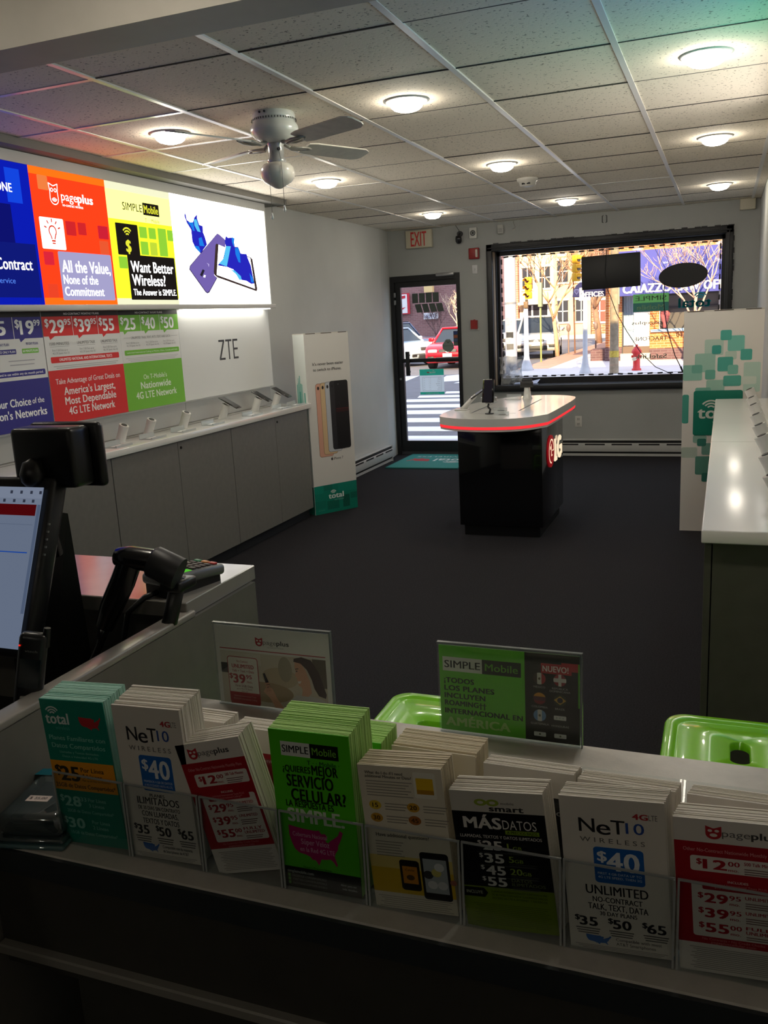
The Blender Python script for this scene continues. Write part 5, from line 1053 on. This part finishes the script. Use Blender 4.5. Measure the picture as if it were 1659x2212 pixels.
for i in range(4):
    for j in range(3):
        b = MB(); x = -.032+j*.0235; y = -.002+i*.0165; b.box(x, x+.019, y, y+.0115, .0155, .0205, M((66, 52, 46), .5), .002, Xt, 1); b.build('key', t)
for j, c in enumerate(((30, 120, 76), (206, 130, 50), (190, 40, 34))):
    b = MB(); x = -.034+j*.0245; b.box(x, x+.021, .066, .08, .0155, .021, M(c, .45), .002, Xt, 1); o = b.build('key', t); o['label'] = ('green key', 'orange key', 'red key')[j]
b = MB(); b.tube([(0, -.085, .012), (-.01, -.12, .006), (-.04, -.15, -.03), (-.05, -.17, -.12), (-.07, -.2, -.25), (-.08, -.22, -.31)], .007, MON, 8); b.build('cable', t)
t = thing('cordless_phone', 'black cordless handset with silver keypad standing beside the monitor', 'telephone', (-.95, .88, .735))
X = T(.055, -.045, .18) @ RY(14) @ RZ(28) @ RX(-8)
Xb = X; X = X @ T(.004, 0, .205) @ Matrix.Scale(.78, 4) @ T(0, 0, -.205)
b = MB(); b.box(-.05, .06, -.09, .03, 0, .13, MON, .012); b.build('charging_base', t)
b = MB(); b.box(-.024, .024, -.013, .013, -.135, .205, M((22, 22, 25), .3), .011, X, 3); b.box(-.022, .022, -.0145, -.006, -.12, .045, M((150, 148, 142), .35), .006, X); b.cyl((.02, .0, .18), (.02, 0, .215), .007, .006, MON, 10, True, True, X); hs = b.build('handset', t)
b = MB(); b.box(-.017, .017, -.0140, -.012, .108, .16, M((24, 34, 38), .15), 0, X); b.build('display', hs)
p = Print(40, 10, .024, .006, (0, 0, 0), bare=True); p.text('vtech', 20, 5, 7, (130, 130, 128), 'c', 34, .8); o = p.build('lettering', hs); o.matrix_local = X @ T(0, -.0138, .172)
b = MB(); b.box(-.011, .011, -.019, -.013, .062, .094, M((170, 168, 160), .25, .5), .006, X, 3); b.build('navigation_key', hs)
for i in range(4):
    for j in range(3):
        b = MB(); b.lathe([(.0055, 0), (.005, .003), (.001, .0036)], M((70, 70, 70), .25), 12, X @ T(-.014+j*.014, -.0148, .034-i*.02) @ RX(90)); b.build('key', hs)
b = MB(); b.box(-.0215, -.0185, -.0135, -.0125, .182, .1845, E((255, 40, 20), 1.0), 0, X); b.build('indicator_light', hs)
b = MB(); rg = random.Random(21); g = [[Vector((-.10+.022*i, -.10+.022*j, .03+.055*math.exp(-((i-4)**2+(j-4)**2)/12)+rg.uniform(-.014, .014))) for i in range(10)] for j in range(10)]
for j in range(10):
    for i in range(10):
        if i in (0, 9) or j in (0, 9): g[j][i].z = 0
b.add([q for r_ in g for q in r_], [(j*10+i, j*10+i+1, j*10+i+11, j*10+i+10) for j in range(9) for i in range(9)], M((116, 96, 86), .8, var=.2, vs_=30), True)
tag(b.build('crumpled_cloth', None, (-1.10, .78, .735)), 'crumpled brownish cloth on the dark desk left of the cordless phone', 'cloth')
t = thing('packaged_case', 'clear clamshell package with a black phone case at the left counter end', 'packaged case', (-.777, .765, .9), 0, None, (0, 0, math.radians(12)))
PKG = CLEAR((238, 242, 244), .45, .05, .05, (180, 220, 225))
b = MB(); b.box(-.048, .048, -.058, .075, .0, .006, CLEAR((200, 228, 232), .4, .05, .15, (150, 210, 215)), .003); b.box(-.046, .046, -.054, .070, .006, .012, PKG, .003); b.box(-.043, .043, -.050, .066, .010, .040, PKG, .010, None, 3); b.build('clamshell', t)
b = MB(); b.box(-.038, .038, -.044, .056, .012, .020, M((14, 14, 15), .4), .007, None, 3); b.box(-.034, .034, -.036, .05, .019, .032, M((30, 30, 32), .5), .006, None, 3); b.build('phone_case', t)
p = Print(90, 40, .09, .04, (16, 110, 128), t=.0004, L=.0002, bare=True); p.rect(0, 8, 90, 24, (18, 116, 134)); p.poly([(34, 2), (84, 2), (84, 24), (60, 38), (34, 24)], (20, 120, 138), 1); p.poly([(38, 5), (80, 5), (80, 22), (60, 34), (38, 22)], (26, 24, 24), 2); p.text('FASHION', 60, 14, 5.4, (206, 206, 200), 'c', 30, 1.2, 4); p.text('CASE', 60, 22, 5.4, (206, 206, 200), 'c', 18, 1.2, 4); p.build('blue_label', t, (-.006, .030, .0405), (-PI/2, 0, 0))
p = Print(34, 16, .03, .013, (226, 206, 198), t=.0003, L=.0002); p.text('$ 35.00', 17, 8, 6, (80, 66, 62), 'c', 26, .6); p.build('price_sticker', t, (-.006, -.016, .0405), (-PI/2, 0, 0))
# ------------------------------------------------------------------ the street corner outside
ASPH = M((112, 110, 116), .9, var=.12, vs_=3, bump=.3, bs=60); CONC = M((206, 202, 204), .85, var=.06, vs_=1.5); PAVB = M((186, 142, 124), .9, var=.15, vs_=4)
PAINT = M((238, 238, 240), .7, var=.06, vs_=5)
b = MB(); b.box(-90, 60, 9.46, 120, -.5, -.22, ASPH); struct('street', b, 'grey asphalt street outside')
b = MB(); b.box(-30, 30, 9.46, 11.2, -.4, -.1, CONC); struct('sidewalk_near', b)
b = MB()
cor = [(-5.7, 25.2)]+[(-3.2-2.5*math.cos(math.radians(a)), 25.2-3.2*math.sin(math.radians(a))) for a in range(10, 91, 10)]+[(20, 22.0), (20, 29), (-3.4, 29), (-3.4, 56), (-5.7, 56)]
b.ext([(x, y, -.4) for x, y in cor], (0, 0, .3), CONC); struct('sidewalk_far', b, 'pale pavement at the street corner')
b = MB(); b.box(-5.68, -4.75, 25.6, 56, -.11, -.096, PAVB); struct('pavement_strip', b, 'red brick strip along the kerb')
b = MB(); b.box(-40, 30, 56, 60, -.4, -.08, CONC); struct('sidewalk_end', b)
b = MB()
for y0, y1, xl in ((11.7, 12.32, -9), (12.84, 13.4, -9), (13.98, 14.6, -9), (15.2, 15.85, -9), (16.32, 16.95, -9), (17.5, 18.1, -6.35), (18.45, 18.95, -6.35), (19.4, 19.9, -6.0), (20.1, 20.5, -5.4)):
    b.ext([(xl, y0, -.219), (-2.2, y0, -.219), (-2.2, y1, -.219), (xl-.12 if xl > -8 else xl, y1, -.219)], (0, 0, .004), PAINT)
for q in (((-9.6, 23.3), (-8.44, 23.53), (-8.75, 25.71), (-9.9, 25.25)), ((-7.33, 23.0), (-6.0, 23.6), (-6.4, 26.9), (-7.79, 25.4)), ((-6.68, 22.42), (-5.7, 22.5), (-5.7, 23.0), (-6.66, 23.02))):
    b.ext([(x, y, -.219) for x, y in q], (0, 0, .004), PAINT)
struct('road_markings', b, 'white crosswalk bars painted on the street')

# corner law office
t = thing('corner_building', 'brick corner office with a dark blue awning and white lettering', 'building', (-3.48, 28.4, -.1))
BRK = BRICK((206, 128, 72), (186, 104, 56), (196, 160, 126), 1.0); BRKD = BRICK((112, 82, 86), (92, 66, 70), (120, 100, 100), 1.0)
b = MB(); wl = 11
b.box(0, .50, 0, .3, 0, 6, BRK); b.box(.50, 1.33, 0, .3, 1.98, 6, BRK); b.box(1.33, 1.60, 0, .3, 0, 6, BRK); b.box(1.60, wl, 0, .3, 0, .88, BRK); b.box(1.60, wl, 0, .3, 2.25, 6, BRK); b.box(6, wl, 0, .3, 0, 6, BRK)
b.box(0, .3, .3, 16, 0, 6, BRK); b.build('wall', t)
b = MB(); b.box(-.02, .50, -.02, .01, 0, .42, BRKD); b.box(1.33, wl, -.02, .01, 0, .34, BRKD); b.box(-.5, .0, .3, 1.6, 0, .35, BRKD); b.build('base_course', t)
NAVY = M((70, 74, 150), .8)
b = MB(); b.ext([(.30, -.02, 3.28), (.30, -1.0, 2.32), (.30, -1.0, 1.95), (.30, -.02, 1.95)], (wl-.3, 0, 0), NAVY); b.build('awning', t)
p = Print(700, 30, 7.0, .30, (0, 0, 0), bare=True, L=.004); p.text('CAIAZZO LAW OFFICES', 186, 15, 24, (250, 250, 252), 'c', 338, 3.2); o = p.build('awning_lettering', t, (3.96, -1.012, 1.99)); o['label'] = 'white block letters along the awning edge'
b = MB(); b.box(.52, .84, .25, .28, .45, 1.95, M((150, 172, 190), .4)); b.build('entrance_curtain', t)
b = MB()
for k in range(6): b.box(.53+k*.05, .555+k*.05, .22, .26, .45, 1.95, M((186, 204, 216), .6))
b.build('curtain_fold', t)
b = MB(); b.box(.84, 1.32, .10, .16, .42, 1.95, M((240, 238, 236), .5)); b.box(.50, .53, 0, .3, .2, 1.98, M((60, 58, 58), .5)); b.build('door', t)
b = MB(); b.box(.48, 1.36, -.25, .3, 0, .22, M((170, 166, 160), .8)); b.box(.5, 1.34, .02, .3, .22, .42, M((110, 90, 78), .7)); b.build('doorstep', t)
b = MB(); b.box(1.62, 6, .18, .2, .92, 2.25, M((96, 92, 88), .2)); b.box(1.62, 1.68, .05, .2, .92, 2.25, M((60, 40, 44), .6)); b.build('window_glass', t)
b = MB()
for x in (2.62, 3.28, 4.3, 5.4): b.box(x, x+.06, .10, .19, .92, 2.25, M((228, 226, 226), .5))
for z in (1.5, 1.9): b.box(1.68, 6, .12, .19, z, z+.05, M((60, 56, 54), .5))
b.build('window_bar', t)
b = MB(); b.box(1.36, 6, -.10, .2, .84, .92, M((140, 170, 200), .5)); b.build('window_sill', t)
b = MB(); b.box(1.40, 1.62, .02, .15, .92, 2.1, M((236, 234, 232), .6)); b.build('white_post', t)
p = tag(MB().lathe([(.001, 0), (.07, .01), (.06, .16), (.09, .2), (.13, .34), (.15, .44), (.1, .52), (.001, .54)], M((176, 96, 100), .7), 14).build('shop_mannequin', None, (-1.72, 28.50, .84)), 'headless reddish dress form in the office window', 'mannequin')
# side awning over the side entrance
t2 = thing('side_awning', 'dark blue awning with white letters on the side of the corner building', 'awning', (-3.60, 28.9, 1.92))
b = MB(); prof = [(-.98, 0), (-.95, .2), (-.86, .36), (-.74, .45), (.1, .45), (.1, 0)]
b.ext([(x, 0, z) for x, z in prof], (0, 2.2, 0), M((32, 34, 84), .8)); b.build('canopy', t2)
p = Print(100, 30, 1.0, .3, (0, 0, 0), bare=True, L=.004); p.text('OFFICES', 60, 20, 15, (246, 246, 250), 'c', 74, 2.4); p.build('lettering', t2, (-.46, -.01, -.04)); p = Print(20, 20, .2, .2, (0, 0, 0), bare=True, L=.004); p.poly([(3, 2), (17, 2), (17, 10), (10, 19), (3, 10)], (86, 92, 150)); p.poly([(5, 4), (15, 4), (15, 9), (10, 16), (5, 9)], (36, 38, 90), 2); p.build('shield_emblem', t2, (-.84, -.012, .06))

# far street row
def building(name, lab, x0, x1, y, h, wall, win, rows, cols, wh=1.5, ww=.9, z0=1.0, dz=2.6, extra=None, dep=10):
    t = thing(name, lab, 'building', (x0, y, -.1)); L = x1-x0
    b = MB(); b.box(0, L, .12, dep, 0, h, wall); b.box(.02, L-.02, -.15, .3, h, h+.3, wall); b.build('wall', t)
    for r in range(rows):
        for c in range(cols):
            x = (c+.5)*L/cols; z = z0+r*dz
            b = MB(); b.box(x-ww/2, x+ww/2, .05, .14, z, z+wh, win[0]); b.box(x-ww/2-.08, x+ww/2+.08, .0, .12, z-.12, z, win[1]); b.box(x-ww/2-.06, x+ww/2+.06, .02, .12, z+wh, z+wh+.14, win[1]); w_ = b.build('window', t)
            b = MB(); b.box(x-.03, x+.03, .03, .06, z, z+wh, win[1]); b.box(x-ww/2, x+ww/2, .03, .06, z+wh/2-.03, z+wh/2+.03, win[1]); b.build('window_bar', w_)
    if extra: extra(t, L)
    return t
DKG = M((60, 62, 70), .15); WTR = M((236, 232, 224), .6)
ORG = M((226, 186, 150), .8, var=.12, vs_=2); PINK = BRICK((206, 140, 120), (190, 122, 104), (210, 180, 160), 2.0); CREAM = M((236, 222, 190), .8, var=.06, vs_=2)
def shop(t, L):
    b = MB(); b.box(.3, L-.3, -.06, .1, .3, 2.1, M((40, 42, 52), .15)); b.build('shop_glass', t)
    for k in range(4):
        b = MB(); b.box(.3+k*(L-.7)/3, .42+k*(L-.7)/3, -.1, .0, .3, 2.1, M((190, 196, 204), .4)); b.build('shop_mullion', t)
    b = MB(); b.box(.1, L-.1, -.9, .1, 2.15, 2.32, WTR); b.build('shop_canopy', t)
building('brick_building', 'pink brick building far along the left side of the side street', -19.0, -13.3, 60.5, 9, PINK, (DKG, WTR), 3, 4)
building('shop_building', 'cream far building with a dark glass shopfront under a white canopy', -13.25, -10.9, 60.8, 8.6, CREAM, (DKG, WTR), 2, 2, 1.4, .7, 3.2, 2.6, shop)
building('orange_building', 'sunlit orange far building at the end of the side street', -10.85, -8.4, 60.5, 9.4, ORG, (DKG, WTR), 3, 2, 1.4, .7, .9)
building('brick_building', 'reddish far building beside the sunlit orange one', -8.35, -3, 60.7, 8.8, BRICK((190, 120, 90), (170, 100, 76), (200, 170, 150), 2.0), (M((120, 70, 60), .5), WTR), 3, 5, 1.4, .7, .8)
def signs(t, L):
    p = Print(110, 300, 1.3, 1.15, (206, 40, 60), t=.05, L=.01); p.rect(12, 14, 98, 286, (248, 246, 246)); p.poly([(20, 60), (90, 30), (90, 70), (20, 100)], (206, 40, 60), 2); p.poly([(30, 230), (90, 200), (70, 240), (30, 250)], (206, 40, 60), 2); o = p.build('wall_sign', t, (L-4.38, -.06, 1.9)); o['label'] = 'white and red sign cut off by the door frame'
    p = Print(85, 35, .85, .35, (236, 236, 240), t=.06, L=.01); p.text('AUTO', 42, 18, 20, (150, 160, 190), 'c', 66, 2); p.build('wall_sign', t, (L-2.5, -.07, 1.55))
    p = Print(50, 30, .5, .34, (246, 214, 150), t=.3, L=.01); p.build('sun_patch', t, (L-2.5, -.35, 3.02))  # pale warm box paints a sunlit patch high on the wall
BRW = BRICK((156, 112, 110), (138, 98, 98), (164, 136, 132), 1.3)
building('brick_warehouse', 'windowless purplish brick building behind the parked cars', -32, -13.0, 48, 7, BRW, (DKG, WTR), 0, 0, extra=signs, dep=9)

# cars
def car(lab, loc, rz, L, W, Hh, col, hood=.28, kind='suv', front=True, plate=True):
    t = thing('car', lab, 'car', loc, rz)
    PT = M(col, .25, coat=.6, metal=.15); GL = M((40, 46, 56), .06); RB = M((22, 22, 24), .7); CHR = M((200, 202, 204), .2, .8); PLA = M((50, 50, 52), .5)
    zb = .22 if kind == 'car' else .30; belt = Hh*(.60 if kind == 'suv' else .64)
    hw = W/2
    def ring(y, zlo, zhi, w_):
        r = .10; pts = []
        for cx, cz, a in ((1, 1, 0), (-1, 1, 90), (-1, -1, 180), (1, -1, 270)):
            for k in range(5):
                q = math.radians(a+90*k/4); pts.append((cx*(w_-r)+r*math.cos(q), y, (zhi-r if cz > 0 else zlo+r)+r*math.sin(q)))
        return pts
    hd = hood*L
    st = [(0, zb+.12, belt*.70, hw*.80), (.06, zb, belt*.80, hw*.93), (.25, zb, belt*.90, hw*.98), (hd*.6, zb, belt*.96, hw), (hd, zb, belt, hw), (L*.6, zb, belt, hw), (L*.88, zb, belt, hw*.98), (L-.06, zb+.04, belt*.96, hw*.92), (L, zb+.12, belt*.86, hw*.84)]
    b = MB(); b.loft([ring(*s_) for s_ in st], PT); b.build('body', t)
    ye = L*(.97 if kind == 'suv' else .86); ya, yb = hd+.50*(1.2 if kind == 'car' else .8), (L*.92 if kind == 'suv' else L*.70); y0 = hd-.05
    def quad(y, z, w_): return [(-w_, y, z), (w_, y, z)]
    A = [(-hw*.92, y0, belt-.03), (hw*.92, y0, belt-.03), (hw*.92, ye, belt-.03), (-hw*.92, ye, belt-.03)]; Bq = [(-hw*.72, ya, Hh-.06), (hw*.72, ya, Hh-.06), (hw*.72, yb, Hh-.06), (-hw*.72, yb, Hh-.06)]
    b = MB(); b.add(A+Bq, [(0, 1, 5, 4), (1, 2, 6, 5), (2, 3, 7, 6), (3, 0, 4, 7)], GL); b.build('glasshouse', t)
    b = MB(); b.box(-hw*.74, hw*.74, ya-.03, yb+.03, Hh-.07, Hh, PT, .03); b.build('roof', t)
    for sx in (-1, 1):
        for (p0, p1) in ((A[1], Bq[1]), (A[2], Bq[2]), ((hw*.92, (y0+ye)/2, belt-.03), (hw*.72, (ya+yb)/2, Hh-.06))):
            b = MB(); b.tube([(sx*p0[0], p0[1], p0[2]), (sx*p1[0], p1[1], p1[2])], .045, PT, 6); b.build('pillar', t)
    r = .34 if kind == 'suv' else .30
    for sx in (-1, 1):
        for y in (L*.19, L*.80):
            b = MB(); b.cyl((sx*(hw-.22), y, r), (sx*(hw+.01), y, r), r, r, RB, 22); wh = b.build('wheel', t)
            b = MB(); b.cyl((sx*(hw-.02), y, r), (sx*(hw+.02), y, r), r*.6, r*.5, CHR, 14); b.build('hubcap', wh)
        b = MB(); b.box(sx*hw*.62-.17, sx*hw*.62+.17, -.02, .14, belt*.62, belt*.76, M((244, 238, 226), .1, coat=.5), .05); b.build('headlight', t)
        b = MB(); b.box(sx*hw*.70-.12, sx*hw*.70+.12, -.012, .06, zb+.12, zb+.24, PLA, .03); b.build('fog_lamp_recess', t)
        b = MB(); b.box(sx*(hw+.10)-.10, sx*(hw+.10)+.10, hd+.28, hd+.38, belt+.02, belt+.16, PT, .04); b.build('wing_mirror', t)
    b = MB(); b.box(-hw*.36, hw*.36, -.03, .04, belt*.60, belt*.76, PLA, .02)
    for k in range(3): b.box(-hw*.34, hw*.34, -.034, -.02, belt*(.62+.045*k), belt*(.635+.045*k), CHR)
    g_ = b.build('grille', t)
    p = Print(20, 14, .20, .14, (0, 0, 0), bare=True, L=.002); C_ = (216, 218, 222)
    if kind == 'suv':
        for a_, c_ in ((9, 6), (4, 6)):
            for k in range(24):
                q0, q1 = 2*PI*k/24, 2*PI*(k+1)/24; cyy = 7 if a_ == 9 else 7; p.line(10+a_*math.cos(q0), cyy+(c_ if a_ == 9 else 5.4)*math.sin(q0), 10+a_*math.cos(q1), cyy+(c_ if a_ == 9 else 5.4)*math.sin(q1), 1.4, C_, 1)
        for k in range(24): q0, q1 = 2*PI*k/24, 2*PI*(k+1)/24; p.line(10+8*math.cos(q0), 3.6+2.4*math.sin(q0), 10+8*math.cos(q1), 3.6+2.4*math.sin(q1), 1.2, C_, 1)
    else: p.ell(10, 7, 6, 5, C_)
    p.build('round_emblem', g_, (0, -.04, belt*.61))
    b = MB(); b.box(-hw*.84, hw*.84, -.06, .1, zb+.22, zb+.36, PT if kind == 'suv' else M(col, .4), .05); b.box(-hw*.5, hw*.5, -.03, .05, zb+.04, zb+.2, PLA, .03); b.build('bumper', t)
    if plate: b = MB(); b.box(-.16, .16, -.075, -.055, zb+.20, zb+.32, M((200, 204, 210), .4)); b.build('number_plate', t)
    if kind == 'suv':
        for sx in (-1, 1): b = MB(); b.tube([(sx*hw*.6, ya, Hh+.02), (sx*hw*.6, yb, Hh+.02)], .02, PLA, 6); b.build('roof_rail', t)
    return t
car('white sport utility car parked facing the shop at the right kerb', (-6.62, 33.2, -.22), 8, 4.4, 1.66, 1.60, (232, 230, 226))
car('white car mostly hidden behind the left edge of the window, beside the parked white one', (-8.85, 36.5, -.22), 0, 4.4, 1.7, 1.5, (226, 230, 236), .28, 'car')
car('red car with a silver emblem seen through the door', (-8.7, 28.6, -.22), 2, 4.2, 1.72, 1.38, (196, 22, 44), .26, 'car')
car('pale blue white sedan left of the red car, seen through the door', (-10.3, 31.3, -.22), 58, 4.5, 1.74, 1.42, (206, 222, 236), .28, 'car')
car('grey blue car behind the sedan near the brick wall', (-12.1, 37.6, -.22), 74, 4.6, 1.8, 1.6, (92, 104, 136), .28, 'suv')

# poles
GP = M((196, 198, 204), .45, var=.06, vs_=6); YEL = M((240, 178, 30), .45)
def signal(t, x, y, z, s_=1.0, rz=0):
    b = MB(); X = T(x, y, z) @ RZ(rz)
    for k in range(3): b.box(-.09*s_, .09*s_, 0, .14*s_, .205*k*s_, (.205*k+.198)*s_, YEL, .02, X)
    h_ = b.build('signal_head', t)
    for k in range(3):
        b = MB(); b.cyl((0, .0, (.205*k+.1)*s_), (0, -.012, (.205*k+.1)*s_), .062*s_, .062*s_, M((90, 60, 30), .3), 16, True, True, X); b.build('lens', h_)
        b = MB(); n = 10; pts = [(.074*s_*math.cos(PI*q/n), .074*s_*math.sin(PI*q/n)) for q in range(n+1)]
        for (xa, za), (xb, zb) in zip(pts, pts[1:]): b.add([(xa, 0, za+(.205*k+.1)*s_), (xb, 0, zb+(.205*k+.1)*s_), (xb, -.14*s_, zb+(.205*k+.09)*s_), (xa, -.14*s_, za+(.205*k+.09)*s_)], [(0, 1, 2, 3)], YEL, True, X)
        b.build('visor', h_)
t = thing('traffic_signal_pole', 'pale pole with flared foot carrying a yellow traffic light', 'traffic light', (-5.26, 25, -.1))
b = MB(); b.lathe([(.20, 0), (.20, .04), (.17, .08), (.12, .22), (.085, .34), (.075, .40), (.062, 1.6), (.06, 1.72)], GP, 20); b.build('pole', t)
b = MB(); b.cyl((.02, .02, 1.70), (.02, .02, 1.98), .04, .04, M((90, 70, 50), .6), 10); b.box(-.06, .06, -.05, .08, 1.74, 1.92, M((120, 96, 70), .6), .01); b.build('mast_top', t)
signal(t, .05, -.02, 1.99, .98, -18)
t = thing('street_sign_pole', 'pale pole with flared foot and a white street sign on top', 'street sign', (-3.36, 23.25, -.1))
b = MB(); b.lathe([(.15, 0), (.15, .03), (.12, .10), (.085, .26), (.075, .36), (.065, .42), (.055, 1.92)], GP, 20); b.build('pole', t)
b = MB(); b.box(-.16, .14, -.02, .02, 1.84, 1.93, M((236, 238, 244), .5), .006); b.box(-.14, -.04, -.025, -.005, 1.93, 2.16, M((230, 232, 240), .5), .006); b.build('sign_plate', t)
p = Print(10, 20, .1, .2, (0, 0, 0), bare=True, L=.003); p.text('ST', 5, 6, 4, (60, 64, 110), 'c', 8, 1.4); p.text('7', 5, 14, 5, (60, 64, 110), 'c', 4, 1.6); p.build('sign_lettering', t, (-.09, -.027, 1.945))
signal(thing('traffic_light', 'large yellow traffic light seen half behind the black rectangular sign', 'traffic light', (-3.03, 20, 2.13)), 0, 0, 0, .92, 60)
b = MB(); b.tube([(0, .07, .5), (0, .07, 1.9), (.44, 2.95, 2.6)], .025, GP, 8)
o = [q for q in bpy.data.objects if q.name.startswith('traffic_light')][0]; b.build('hanger', o)
t = thing('utility_pole', 'weathered wooden utility pole with a yellow band', 'utility pole', (-2.60, 23, -.1))
WD = M((150, 134, 112), .85, var=.25, vs_=9, bump=.5, bs=30)
b = MB(); b.lathe([(.115, 0), (.112, .8), (.105, 1.8), (.10, 3.2), (.095, 6)], WD, 14, None, True, False); b.build('pole', t)
b = MB(); b.lathe([(.118, .40), (.1185, .56)], M((196, 170, 70), .7, var=.3, vs_=20), 14, None, True, False); b.build('yellow_band', t)
b = MB(); b.cyl((.10, -.03, 1.7), (.10, -.03, 2.6), .03, .03, M((130, 140, 126), .6), 8); b.build('conduit', t)
t = thing('street_pole', 'thick pale grey pole with paper scraps at the left window edge', 'pole', (-5.77, 25.3, -.22))
b = MB(); b.lathe([(.17, 0), (.165, 3.6), (.16, 6)], M((170, 172, 182), .6, var=.12, vs_=2), 20, None, True, False); b.lathe([(.175, 2.0), (.175, 2.05)], M((130, 132, 140), .6), 20); b.build('pole', t)
rg = random.Random(31)
for k, (z, h_, c) in enumerate(((.55, .12, (214, 214, 214)), (.72, .16, (96, 94, 92)), (.92, .14, (180, 178, 174)), (1.05, .16, (50, 50, 52)), (1.24, .12, (170, 172, 176)), (1.42, .2, (150, 156, 170)), (1.66, .14, (196, 200, 210)))):
    b = MB(); a0 = -2.3+rg.random()*.3; n = 8; wd_ = .9+rg.random()*.5; pts = [(.176*math.cos(a0+wd_*q/n), .176*math.sin(a0+wd_*q/n)) for q in range(n+1)]
    for (xa, ya_), (xb, yb_) in zip(pts, pts[1:]): b.add([(xa, ya_, z), (xb, yb_, z), (xb, yb_, z+h_), (xa, ya_, z+h_)], [(0, 1, 2, 3)], M(c, .8, var=.2, vs_=14), True)
    b.build('paper_scrap', t)
t = thing('parking_sign_pole', 'thin greenish post with an edge-on sign plate', 'sign post', (-5.62, 29, -.1))
b = MB(); b.box(-.025, .025, -.02, .02, 0, 2.55, M((150, 156, 96), .5), .004); b.build('post', t)
b = MB(); b.box(-.06, .06, -.12, .12, 1.78, 2.54, M((148, 158, 128), .5), .004); b.build('sign_plate', t)
t = thing('street_pole', 'thin rusty brown post right of the parked white car', 'pole', (-5.34, 34.3, -.1))
b = MB(); b.cyl((0, 0, 0), (-.05, 0, 2.7), .03, .03, M((120, 86, 70), .7), 8); b.build('post', t)
def meter(lab, x, y):
    t = thing('parking_meter', lab, 'parking meter', (x, y, -.1)); MG = M((130, 112, 108), .5)
    b = MB(); b.cyl((0, 0, 0), (0, 0, .85), .03, .03, MG, 10); b.build('post', t)
    b = MB(); b.lathe([(.04, .84), (.08, .9), (.085, 1.02), (.06, 1.1), (.001, 1.13)], MG, 14); b.build('head', t)
meter('parking meter beside the trunk of the near bare tree', -5.52, 33.9); meter('parking meter between the pale pole and the farther tree', -4.72, 35.5)
t = thing('fire_hydrant', 'red fire hydrant on the pale pavement in front of the brick office', 'fire hydrant', (-2.12, 23.77, -.1))
RD = M((214, 50, 50), .45)
b = MB(); b.lathe([(.12, 0), (.12, .04), (.09, .06), (.085, .40), (.10, .42), (.10, .45), (.092, .46), (.09, .52), (.07, .58), (.035, .61), (.03, .66), (.001, .67)], RD, 20); b.build('barrel', t)
b = MB(); b.lathe([(.125, .44), (.128, .47), (.125, .50), (.085, .56)], RD, 20, None, True, False); b.build('bonnet_flange', t)
b = MB(); b.cyl((-.03, -.06, .30), (-.06, -.15, .30), .05, .048, M((226, 214, 190), .5), 14); b.build('front_outlet', t)
for sx in (-1, 1): b = MB(); b.cyl((sx*.07, 0, .36), (sx*.13, 0, .36), .035, .032, RD, 12); b.build('side_outlet', t)

# bare street trees
def tree(lab, x, y, h, tr, seed, col, spread=1.0, depth=4, lean=0.0, fork=.34):
    t = thing('bare_tree', lab, 'tree', (x, y, -.1), 0, None); rg = random.Random(seed); m = M(col, .85, var=.15, vs_=12)
    trunk = [Vector((0, 0, 0)), Vector((lean*.3, 0, h*fork*.5)), Vector((lean, .02, h*fork))]
    b = MB(); b.tube(trunk, [tr, tr*.85, tr*.78], m, 10); b.build('trunk', t)
    b = MB()
    def grow(p, d, L, r, k):
        pts = [p]; dd = d
        for i in range(3):
            dd = (dd+Vector((rg.uniform(-.22, .22), rg.uniform(-.22, .22), rg.uniform(-.02, .16)))).normalized(); pts.append(pts[-1]+dd*L/3)
        b.tube(pts, [r, r*.85, r*.7, r*.55], m, 5 if k < 2 else 4)
        if k >= depth: return
        for i in range(3 if k < 2 else 3):
            q = pts[rg.choice((2, 3, 3))]; nd = (dd+Vector((rg.uniform(-.9, .9)*spread, rg.uniform(-.9, .9)*spread, rg.uniform(-.15, .6)))).normalized(); grow(q, nd, L*rg.uniform(.62, .82), max(.006, r*.58), k+1)
    for i in range(4):
        a = i*PI/2+rg.uniform(-.4, .4); grow(trunk[-1]-Vector((0, 0, .05*i)), Vector((math.cos(a)*.5*spread, math.sin(a)*.5*spread, 1)).normalized(), h*.24, tr*.55, 0)
    b.build('branches', t)
tree('near bare tree behind the parked white car, sunlit pale trunk', -5.72, 32.6, 5.2, .085, 3, (206, 168, 136), 1.0, 5, -.12, .26)
tree('farther bare tree with a dark trunk beside the brick office corner', -5.7, 44, 5.0, .17, 5, (150, 116, 98), 1.0, 5, -.2, .34)
tree('small pale tree by the brick wall, seen at the right edge of the door', -12.95, 44.5, 2.9, .06, 9, (240, 216, 186), .9, 3, 0, .45)
tree('dark bare shrub-like tree in the middle of the door view', -14.2, 44.8, 2.6, .05, 11, (110, 84, 84), .8, 4, 0, .28)
tree('bare tree in front of the office awning behind the oval sign', -.92, 26.2, 4.4, .06, 14, (206, 170, 150), 1.1, 4, .12, .28)
b = MB(); CH = M((96, 52, 40), .5)
for k in range(14): b.tube([(.006*math.cos(a)*(1 if k % 2 else .3), .006*math.cos(a)*(.3 if k % 2 else 1), 2.10-.018*k+.011*math.sin(a)) for a in [2*PI*q/8 for q in range(9)]], .0022, CH, 5, T(-1.88+.004*math.sin(k), 9.39, 0))
tag(b.build('hanging_chain', None), 'short reddish chain hanging from the window top near the left corner', 'chain')
